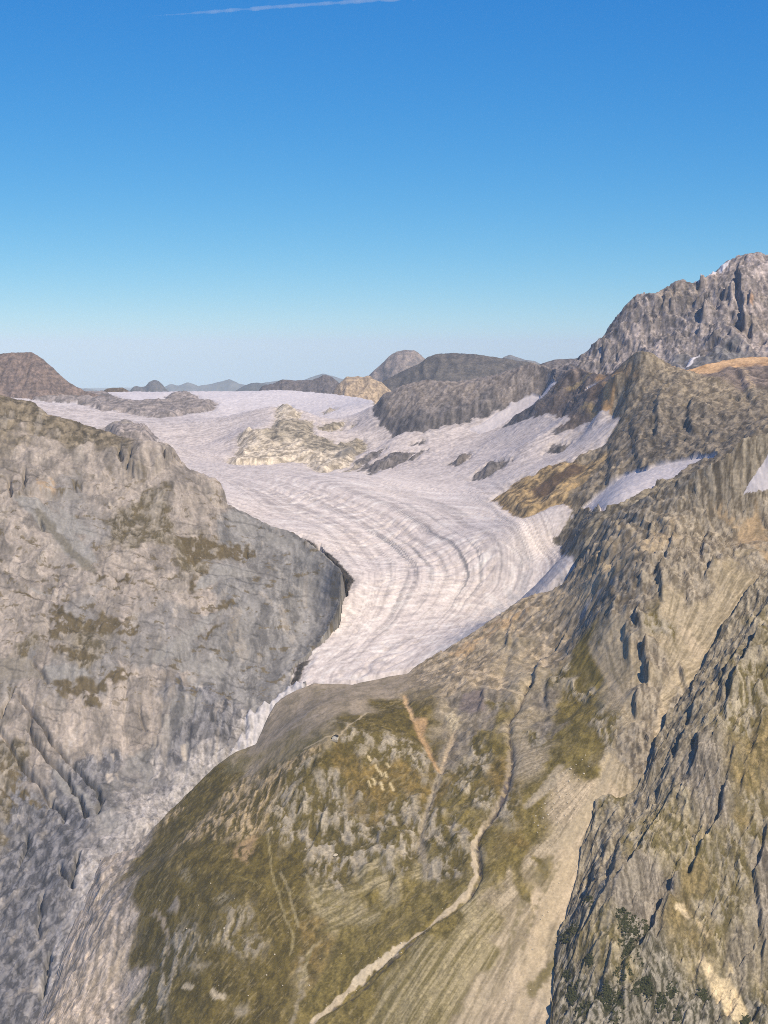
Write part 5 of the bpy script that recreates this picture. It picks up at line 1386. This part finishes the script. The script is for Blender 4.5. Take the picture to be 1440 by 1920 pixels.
# ---- the big massif on the right
B5 = Land(
    ctrl=[(1440, 690, 7000), (1440, 600, 7450), (1380, 690, 7050), (1330, 690, 7150), (1280, 700, 7250), (1200, 700, 7500), (1120, 700, 7800), (1250, 620, 7760), (1300, 600, 7680), (1350, 560, 7700), (1400, 540, 7640), (1360, 640, 7350), (1330, 655, 7380), (1420, 640, 7250), (1180, 640, 7820), (1230, 660, 7600), (1600, 700, 6900), (1600, 600, 7300),
          (1200, 760, 7000), (1400, 760, 6600), (1050, 740, 7700), (1600, 800, 6300)],
    crest=[(1010, 700, 8400), (1040, 690, 8300), (1080, 676, 8200), (1100, 659, 8150), (1114, 650, 8130), (1131, 631, 8120), (1147, 605, 8100), (1153, 598, 8100), (1159, 594, 8100), (1168, 588, 8100), (1173, 584, 8090), (1180, 568, 8080), (1190, 557, 8070), (1201, 552, 8060), (1218, 556, 8050), (1236, 558, 8040), (1242, 548, 8030), (1250, 544, 8030), (1258, 537, 8020), (1264, 539, 8020), (1272, 538, 8010), (1277, 528, 8000), (1289, 527, 7990), (1298, 532, 7980), (1305, 533, 7980), (1314, 535, 7970),
           (1318, 529, 7960), (1336, 514, 7950), (1350, 503, 7940), (1362, 491, 7930), (1378, 485, 7920), (1393, 478, 7910), (1409, 474, 7900), (1430, 478, 7900), (1440, 481, 7900), (1500, 500, 7900), (1620, 560, 7900)],
    back=0.8, yr=(6500, 8700), pxr=(1000, 1610), crestw=200)
c5 = 6.0
gx = np.arange(600, 2750, c5); gy = np.arange(6480, 8720, c5)
GXm, GYm = np.meshgrid(gx, gy)
base = B5.base(GXm, GYm)
wv = fbm(GXm / 260, GYm / 260, 3, 605) * 60
rel = 15 * fbm(GXm / 220, GYm / 220, 5, 611) + 17 * ridged((GXm + .25 * GYm + wv) / 120, GYm / 420, 4, 617) + 8 * ridged((GXm + wv) / 40, GYm / 110, 3, 621)
# ledges: level cliff bands
st = base + 20 * fbm(GXm / 260, GYm / 260, 3, 631) - 0.12 * GXm
rel = rel + 12 * (np.abs(((st / 90.0) % 1.0) - .5) * 2 - .5)
for i, (p, A, g) in enumerate([([(1323, 560), (1321, 588), (1317, 612)], 50, 45), ([(1315, 622), (1312, 632)], 30, 30), ([(1363, 550), (1357, 568)], 36, 35), ([(1375, 542), (1370, 560), (1366, 585)], 36, 35), ([(1389, 492), (1383, 514), (1387, 538), (1388, 564), (1393, 583), (1392, 605), (1395, 630)], 60, 90),
                                 ([(1245, 550), (1247, 570), (1244, 590)], 30, 40), ([(1258, 570), (1258, 585)], 26, 30), ([(1228, 600), (1228, 615)], 26, 30), ([(1305, 565), (1305, 575)], 26, 30), ([(1180, 560), (1182, 580)], 26, 40), ([(1131, 650), (1133, 680)], 24, 40), ([(1160, 660), (1162, 680)], 24, 40), ([(1352, 575), (1352, 590)], 24, 30), ([(1314, 536), (1312, 550)], 36, 30),
                                 ([(1305, 662), (1340, 650), (1371, 652), (1390, 662)], 34, 60), ([(1410, 560), (1405, 600), (1412, 640)], 26, 50)]):
    rel = rel + rib_relief(B5, GXm, GYm, p, A, g, wall=8, seed=800 + i * 3)
H = carve(base + rel, c5, 0.28, 3)
D5 = H - base - 4
f5 = Field(B5, 320, 330)
f5.Z = f5.B + bil(D5, gx[0], gy[0], c5, f5.X, f5.Y) * edge_fade(B5, f5.X, f5.Y, 130, .15)
CODES5 = {
    'MG': ((164, 153, 147), (124, 117, 114), 70, 22, 1.6, 4.5, 0.0),
    'ML': ((182, 168, 160), (148, 138, 133), 60, 40, 1.6, 3.5, 0.0),  # lighter copy of the rock: sunlit flanks put into the colour
    'MS': ((138, 134, 132), (126, 123, 122), 60, 40, 1.0, 1.0, 0.0),
    'MT': ((166, 152, 140), (128, 120, 114), 60, 20, 1.6, 4.0, 0.0),
    'XX': ((152, 144, 142), (118, 113, 114), 70, 22, 1.6, 4.0, 0.0),
}
f5.palette(['MG 1200 580 1220 600 1260 600 1300 600 1340 560 1180 610 1240 640 1280 640 1330 620 1350 600 1300 570 1150 640 1200 660 1130 680 1290 620 1370 620 1330 655 1360 540',
            'ML 1400 500 1420 520 1400 600 1430 600 1420 570 1410 640 1360 510 1375 520 1180 660 1220 660 1190 640 1430 500 1350 600 1340 530 1430 650',
            'MS 1320 680 1350 670 1370 672 1300 690 1340 680 1390 668', 'MT 1280 545 1300 550 1260 550 1420 620 1440 580 1290 555'], CODES5, warp=70, power=6)
f5.line([(1393, 533), (1407, 538), (1425, 550), (1445, 563)], (112, 106, 106), 22, .8, breakup=.3)  # shadow band painted across the right face
f5.line([(1382, 630), (1390, 600), (1396, 580)], (186, 166, 146), 9, .6, breakup=.2)
f5.poly([(1402, 582), (1414, 584), (1410, 600), (1404, 596)], (206, 166, 130), 6, 10, .8)
SN5 = [[(1279, 698), (1289, 686), (1301, 676), (1311, 667), (1309, 675), (1297, 689), (1284, 698)],
       [(1348, 509), (1350, 502), (1360, 495), (1371, 488), (1366, 497), (1358, 504), (1352, 510)], [(1327, 526), (1334, 516), (1343, 511), (1341, 520), (1333, 527)], [(1297, 531), (1306, 534), (1315, 533), (1313, 541), (1304, 537)],
       [(1268, 690), (1282, 690), (1280, 697), (1270, 695)]]
fine = .9 * ridged((f5.X + f5.w1[0] * 20) / 22, f5.Y / 60, 3, 661) + .9 * fbm(f5.X / 24, f5.Y / 26, 3, 665)
fx = f5.X + f5.w1[0] * 20; fy = f5.Y + f5.w1[1] * 20
fa, ca = facets(fx / 34, fy / 60, 3); fb, cb = facets(fx / 15, fy / 24, 5)
f5.Z += (fine - .6) * f5.amp * .7 + fa * f5.amp * 2.4 + fb * f5.amp * 1.2
f5.col *= (1 + .2 * (ca - .5) + .22 * (cb - .5))[..., None]
f5.col *= (1 + .22 * fbm(f5.X / 18, f5.B / 40, 4, 675, .6) + .30 * fbm(f5.X / 200, f5.Z / 14, 3, 677))[..., None]
ids = np.zeros(f5.X.shape, int)
for k, q in enumerate(SN5):
    P = B5.drape(*np.array(q, float).T)
    d = sdpoly(f5.X + f5.w1[0] * 6, f5.Y + f5.w1[1] * 8, P)
    if k in (1, 2, 3):
        d = np.where(np.abs(f5.X - P[:, 0].mean()) < 90, d, d)
    f5.col[d > 0] = alb((232, 226, 226)) if k < 4 else alb((150, 145, 145))
    f5.Z += 6 * sstep(-2, 14, d)
    ids[d > 0] = k + 1 if k < 4 else 0
f5.col = np.clip(f5.col, .01, .9)
yc3 = np.interp(f5.X / f5.Y, B3.cu, B3.cY)
f5.Z = np.where(f5.Y < yc3 + 60, np.minimum(f5.Z, B3.base(f5.X, f5.Y) - 60), f5.Z)
sheet(f5.X, f5.Y, f5.Z, f5.col, ids, {
    0: ("rock_massif", MAT_FAR, "huge dark grey rock massif with a jagged skyline at the upper right", "massif", "structure"),
    1: ("snow_gully", MAT_SNOW, "white snow gully at the foot of the huge rock massif, right above the pyramid peak's shoulder", "snow gully", "structure"),
    2: ("snow_patch", MAT_SNOW, "topmost snow patch on the skyline crest of the huge rock massif", "snow patch", "structure"),
    3: ("snow_patch", MAT_SNOW, "middle snow patch on the skyline crest of the huge rock massif", "snow patch", "structure"),
    4: ("snow_patch", MAT_SNOW, "lowest snow patch, in the notch of the huge rock massif's skyline", "snow patch", "structure"),
})
print("massif", round(time.time() - T0, 1))

# ================================================================== 5. low ground to the horizon
me_r = np.concatenate([[0], np.geomspace(1500, 150000, 40)])
th = np.linspace(0, 2 * np.pi, 97)[:-1]
GV = [(0, 0, 1150.0)] + [(r * math.sin(t), r * math.cos(t), 1150.0 - r * r / 12742000.0 + 120 * float(pn(np.array(r * math.sin(t) / 9000), np.array(r * math.cos(t) / 9000), 3))) for r in me_r[1:] for t in th]
nt_ = len(th)
GF = []
for i in range(len(me_r) - 2):
    for j in range(nt_):
        a = 1 + i * nt_ + j; b = 1 + i * nt_ + (j + 1) % nt_
        GF.append((a, b, b + nt_, a + nt_))
for j in range(nt_):
    GF.append((0, 1 + (j + 1) % nt_, 1 + j, 0))
GFq = np.array([f for f in GF if f[0] != 0]); 
GV = np.array(GV)
gcol = alb((104, 100, 74)) * np.ones((len(GV), 1))
tag(link_mesh("ground", GV, GFq, MAT_TURF, gcol), "low green brown valley ground below the mountains, reaching the horizon", "ground", None, "structure")

# ------------------------------------------------------------------ the air
hz = bpy.data.materials.new("haze_mat"); hz.use_nodes = True
hn = hz.node_tree.nodes
for n in list(hn):
    hn.remove(n)
ho = hn.new("ShaderNodeOutputMaterial"); pv = hn.new("ShaderNodeVolumePrincipled")
pv.inputs['Color'].default_value = (0.74, 0.87, 1.0, 1)
pv.inputs['Density'].default_value = 1 / 105000.0
pv.inputs['Anisotropy'].default_value = -0.4
hz.node_tree.links.new(pv.outputs[0], ho.inputs['Volume'])
hx, hz0, hz1 = 152000.0, -900.0, 3780.0
HV = [(-hx, -hx, hz0), (hx, -hx, hz0), (hx, hx, hz0), (-hx, hx, hz0), (-hx, -hx, hz1), (hx, -hx, hz1), (hx, hx, hz1), (-hx, hx, hz1)]
HF = [(0, 3, 2, 1), (4, 5, 6, 7), (0, 1, 5, 4), (1, 2, 6, 5), (2, 3, 7, 6), (3, 0, 4, 7)]
tag(link_mesh("haze", HV, HF, hz, None, False), "thin pale blue haze in the air", None, None, "stuff")
#@@MORE

# ================================================================== 6. things on the slopes
def flat_mat(name, rgb, rough=0.85, grain=0.15, scale=1.0):
    m = bpy.data.materials.new(name); m.use_nodes = True
    n = m.node_tree.nodes; l = m.node_tree.links; b = n['Principled BSDF']
    c = alb(rgb)
    tc = n.new("ShaderNodeTexCoord"); no = n.new("ShaderNodeTexNoise"); no.inputs['Scale'].default_value = scale
    l.new(tc.outputs['Object'], no.inputs['Vector'])
    r = n.new("ShaderNodeValToRGB")
    r.color_ramp.elements[0].position = .3; r.color_ramp.elements[1].position = .7
    r.color_ramp.elements[0].color = (*(c * (1 - grain)), 1); r.color_ramp.elements[1].color = (*(c * (1 + grain)), 1)
    l.new(no.outputs['Fac'], r.inputs['Fac']); l.new(r.outputs[0], b.inputs['Base Color'])
    b.inputs['Roughness'].default_value = rough; b.inputs['Specular IOR Level'].default_value = .2
    return m


def surf_z(fld, x, y):
    """height of a built surface near a ground position (nearest vertices)"""
    d = (fld.X - x) ** 2 + (fld.Y - y) ** 2
    i = np.argpartition(d.ravel(), 4)[:4]
    return float(fld.Z.ravel()[i].mean())


def box(x0, x1, y0, y1, z0, z1):
    V = [(x0, y0, z0), (x1, y0, z0), (x1, y1, z0), (x0, y1, z0), (x0, y0, z1), (x1, y0, z1), (x1, y1, z1), (x0, y1, z1)]
    return V, [(0, 3, 2, 1), (4, 5, 6, 7), (0, 1, 5, 4), (1, 2, 6, 5), (2, 3, 7, 6), (3, 0, 4, 7)]


# ---- mountain hut on the lip of the terrace
M_WALL = flat_mat("hut_limewash", (236, 226, 208)); M_ROOF = flat_mat("hut_slate", (44, 41, 42), 1.0); M_WOOD = flat_mat("hut_wood", (92, 66, 46)); M_PANE = flat_mat("hut_pane", (40, 46, 54), .2); M_STONE = flat_mat("hut_stone", (176, 164, 144))
hp = B1.drape(629, 1388)[0]
hut = bpy.data.objects.new("mountain_hut", None); scene.collection.objects.link(hut)
hz_ = surf_z(f1, hp[0], hp[1])
hut.location = (hp[0], hp[1], hz_ - 1.0); hut.rotation_euler = (0, 0, math.radians(-14))
tag(hut, "small white walled mountain hut with a dark roof on the lip of the moraine terrace", "hut")
w_, l_, h_, r_ = 6.5, 5.5, 8.5, 3.6
V = [(-w_, -l_, 0), (w_, -l_, 0), (w_, l_, 0), (-w_, l_, 0), (-w_, -l_, h_), (w_, -l_, h_), (w_, l_, h_), (-w_, l_, h_), (0, -l_, h_ + r_), (0, l_, h_ + r_)]
me = bpy.data.meshes.new("wall"); me.from_pydata(V, [], [(0, 1, 5, 8, 4), (2, 3, 7, 9, 6), (1, 2, 6, 5), (3, 0, 4, 7), (0, 3, 2, 1)]); me.materials.append(M_WALL)
o = bpy.data.objects.new("wall", me); scene.collection.objects.link(o); o.parent = hut
ov, th_ = 0.9, 0.35
for sgn in (-1, 1):
    e = (sgn * (w_ + ov), h_ - ov * r_ / w_ + .12); t = (0, h_ + r_ + .12)
    V = []
    for yy in (-l_ - ov, l_ + ov):
        V += [(e[0], yy, e[1]), (t[0], yy, t[1]), (t[0], yy, t[1] + th_), (e[0], yy, e[1] + th_)]
    Fc = [(0, 1, 2, 3), (7, 6, 5, 4), (0, 4, 5, 1), (1, 5, 6, 2), (2, 6, 7, 3), (3, 7, 4, 0)]
    me = bpy.data.meshes.new("roof"); me.from_pydata(V, [], Fc); me.materials.append(M_ROOF)
    o = bpy.data.objects.new("roof", me); scene.collection.objects.link(o); o.parent = hut
    if sgn == 1:
        V, Fc = box(1.6, 2.5, 2.0, 2.9, h_ + 1.2, h_ + r_ + 1.4)
        c = link_mesh("chimney", V, Fc, M_STONE, None, False, o)


def hut_part(name, mat, *b, parent=None):
    V, Fc = box(*b)
    return link_mesh(name, V, Fc, mat, None, False, parent or hut)


hut_part("door", M_WOOD, -.7, .7, -l_ - .12, -l_ + .05, 1.0, 3.2)
for x, z in ((-3.6, 4.6), (3.6, 4.6), (-3.4, 1.6), (3.4, 1.6), (0, 8.0)):
    fr = hut_part("window", M_WOOD, x - .7, x + .7, -l_ - .10, -l_ + .05, z, z + 1.3)
    hut_part("pane", M_PANE, x - .55, x + .55, -l_ - .14, -l_ - .08, z + .15, z + 1.15, parent=fr)
hut_part("terrace", M_STONE, -w_ - 3.5, w_ + 1.5, -l_ - 5, -l_ - .1, -3.0, 1.0)

# ---- boulders
rnd = random.Random(11)
M_BOULD = flat_mat("boulder_stone", (212, 198, 172), .9, .2, .6)


def boulder_mesh(name, seed):
    import bmesh
    bm = bmesh.new()
    bmesh.ops.create_icosphere(bm, subdivisions=2, radius=1.0)
    rr = random.Random(seed)
    planes = [Vector((rr.uniform(-1, 1), rr.uniform(-1, 1), rr.uniform(-.4, 1))).normalized() for _ in range(9)]
    for v in bm.verts:
        for p in planes:
            dd = v.co.dot(p) - .72
            if dd > 0:
                v.co -= p * dd
        v.co.z *= .8
    me = bpy.data.meshes.new(name); bm.to_mesh(me); bm.free()
    me.materials.append(M_BOULD)
    return me


BM = [boulder_mesh("boulder", k) for k in range(6)]


def boulder(px, py, size, label, group=None, fld=None, land=None):
    fld = fld or f1; land = land or B1
    p = land.drape(px, py)[0]
    o = bpy.data.objects.new("boulder", BM[rnd.randrange(6)])
    scene.collection.objects.link(o)
    o.location = (p[0], p[1], surf_z(fld, p[0], p[1]) + size * .15)
    o.rotation_euler = (rnd.uniform(-.3, .3), rnd.uniform(-.3, .3), rnd.uniform(0, 6.28))
    s = size * .5
    o.scale = (s * rnd.uniform(.8, 1.3), s * rnd.uniform(.8, 1.3), s * rnd.uniform(.8, 1.1))
    tag(o, label, "boulder", group)


boulder(629, 1604, 11, "big round cream boulder alone on the grass among grey outcrops")
boulder(752, 1765, 6, "single pale boulder on the grass just left of the cream gravel stream bed")
LA = "small pale boulder strewn on the olive grass left of the scree fan"
for x, y in [(1250, 210), (1150, 310), (1190, 270), (1130, 382), (1070, 380), (1110, 330), (1060, 470), (1120, 420), (1100, 300), (1220, 250), (1240, 300), (1285, 370), (1165, 345), (1205, 330), (1015, 460), (1030, 520), (1090, 450), (1180, 200), (1262, 150), (1300, 120), (1320, 90), (1280, 240), (1140, 470), (1050, 410), (1210, 380), (1170, 420), (1230, 180), (1340, 160), (1025, 560), (1075, 530), (1310, 200), (1150, 500), (1005, 500), (1255, 420), (1195, 460)]:
    boulder(1000 + (x - 1000) * .3056, 1390 + y * .3056, rnd.choice([3, 3.5, 4, 4.5, 5.5]), LA, "pale boulders on the grass left of the scree fan")
LB = "little pale boulder lying on the bare scree fan"
for k in range(24):
    t = rnd.random()
    boulder(1120 - t * 130 + rnd.uniform(-40, 25) * (.4 + t), 1500 + t * 390, rnd.choice([2.5, 3, 3.5, 4]), LB, "boulders on the scree fan")
LD = "small stone lying along the edge of the cream gravel stream bed"
for k in range(26):
    t = rnd.random()
    x = np.interp(t, [0, .3, .6, 1], [872, 800, 700, 590]); y = np.interp(t, [0, .3, .6, 1], [1680, 1742, 1818, 1905])
    boulder(x + rnd.uniform(-12, 12), y + rnd.uniform(-8, 8), rnd.choice([2, 2.5, 3]), LD, "stones along the gravel stream bed")
LC = "whitish boulder scattered over the dark lower meadow"
for x, y in [(300, 1690), (330, 1760), (372, 1700), (395, 1660), (420, 1745), (455, 1760), (470, 1745), (515, 1790), (440, 1690), (350, 1745), (385, 1790), (500, 1830), (530, 1850), (410, 1850), (465, 1870), (540, 1750), (600, 1800), (690, 1840), (640, 1790), (580, 1850)]:
    boulder(x, y, rnd.choice([2.5, 3, 3.5, 4.5]), LC, "boulders on the lower meadow")

# ---- dwarf pine scrub on the lower buttress
M_SHRUB = flat_mat("dwarf_pine_needles", (66, 68, 40), .9, .45, .3)
SV, SF = [], []
clumps = [(330, 180, 40), (200, 370, 50), (250, 320, 40), (545, 280, 50), (600, 330, 70), (680, 310, 40), (570, 450, 60), (540, 600, 50), (620, 600, 60), (350, 830, 80), (300, 860, 50), (500, 850, 60), (420, 820, 60), (700, 720, 40), (290, 690, 40), (780, 780, 40), (900, 870, 40), (210, 600, 30), (340, 510, 30), (1040, 760, 40), (240, 720, 40), (640, 700, 50), (460, 730, 40), (520, 770, 40), (850, 700, 40), (1300, 880, 40)]
q = []
for cx_, cy_, r in clumps:
    for k in range(int(r * 3)):
        a = rnd.uniform(0, 6.28); d = r * math.sqrt(rnd.random()) * rnd.choice([.6, 1, 1.15])
        q.append((1000 + (cx_ + d * math.cos(a) * .8) * .3056, 1640 + (cy_ + d * math.sin(a) * 1.3) * .3056))
q = np.array(q)
W = B0.drape(q[:, 0], q[:, 1])
gz = B0.base(W[:, 0], W[:, 1]) + bil(D0, 240, 2690, c0, W[:, 0], W[:, 1]) * edge_fade(B0, W[:, 0], W[:, 1], 60, .3)
for (x, y), z in zip(W, gz):
    s = rnd.uniform(1.4, 3.4)
    for j in range(3):
        bx, by = x + rnd.uniform(-2, 2), y + rnd.uniform(-2, 2)
        n0 = len(SV); m = 6; a0 = rnd.uniform(0, 6)
        for k in range(m):
            a = a0 + 6.283 * k / m; r = s * rnd.uniform(.5, 1.0)
            SV.append((bx + r * math.cos(a), by + r * math.sin(a), z - .8 + rnd.uniform(0, 1.2)))
        SV.append((bx + rnd.uniform(-.5, .5), by + rnd.uniform(-.5, .5), z + s * rnd.uniform(.7, 1.1)))
        SF += [(n0 + k, n0 + (k + 1) % m, n0 + m) for k in range(m)]
tag(link_mesh("dwarf_pine_scrub", SV, SF, M_SHRUB, None, False), "dark green dwarf pine scrub clinging to the lower rock buttress", None, None, "stuff")

# ---- contrail high above
CTD = 60000.0
ca_, cb_ = up(270, 31, CTD), up(900, -14, CTD)
n_ = 90; m_ = 10
CV, CF = [], []
dirv = (cb_ - ca_) / np.linalg.norm(cb_ - ca_)
upv = np.array([0, 0, 1.0]); sd_ = np.cross(dirv, upv); sd_ /= np.linalg.norm(sd_); up2 = np.cross(sd_, dirv)
for i in range(n_):
    t = i / (n_ - 1)
    c = ca_ + (cb_ - ca_) * t
    r = (52 + 40 * t) * min(1, .12 + 4.5 * t) * (1 + .9 * float(pn(np.array(t * 34.0), np.array(.3), 5)))
    c = c + up2 * 26 * float(pn(np.array(t * 22.0), np.array(2.3), 9))
    for k in range(m_):
        a = 6.28318 * k / m_
        CV.append(c + (sd_ * math.cos(a) + up2 * math.sin(a)) * r)
for i in range(n_ - 1):
    for k in range(m_):
        k2 = (k + 1) % m_
        CF.append((i * m_ + k, i * m_ + k2, (i + 1) * m_ + k2, (i + 1) * m_ + k))
CV += [ca_, cb_]
vm = bpy.data.materials.new("contrail_vapour"); vm.use_nodes = True
vn = vm.node_tree.nodes
for n in list(vn):
    vn.remove(n)
vo = vn.new("ShaderNodeOutputMaterial"); vp = vn.new("ShaderNodeVolumePrincipled")
vp.inputs['Color'].default_value = (1, 1, 1, 1); vp.inputs['Density'].default_value = 0.0014; vp.inputs['Anisotropy'].default_value = -0.2
vm.node_tree.links.new(vp.outputs[0], vo.inputs['Volume'])
me = bpy.data.meshes.new("contrail")
L_ = len(CV)
caps = [(k, L_ - 2, (k + 1) % m_) for k in range(m_)] + [((n_ - 1) * m_ + (k + 1) % m_, L_ - 1, (n_ - 1) * m_ + k) for k in range(m_)]
me.from_pydata([tuple(v) for v in CV], [], CF + caps); me.materials.append(vm)
import bmesh
_b = bmesh.new(); _b.from_mesh(me); bmesh.ops.recalc_face_normals(_b, faces=_b.faces); _b.to_mesh(me); _b.free()
o = bpy.data.objects.new("contrail", me); scene.collection.objects.link(o)
tag(o, "thin white aircraft contrail high in the blue sky", "contrail")
print("script", round(time.time() - T0, 1))
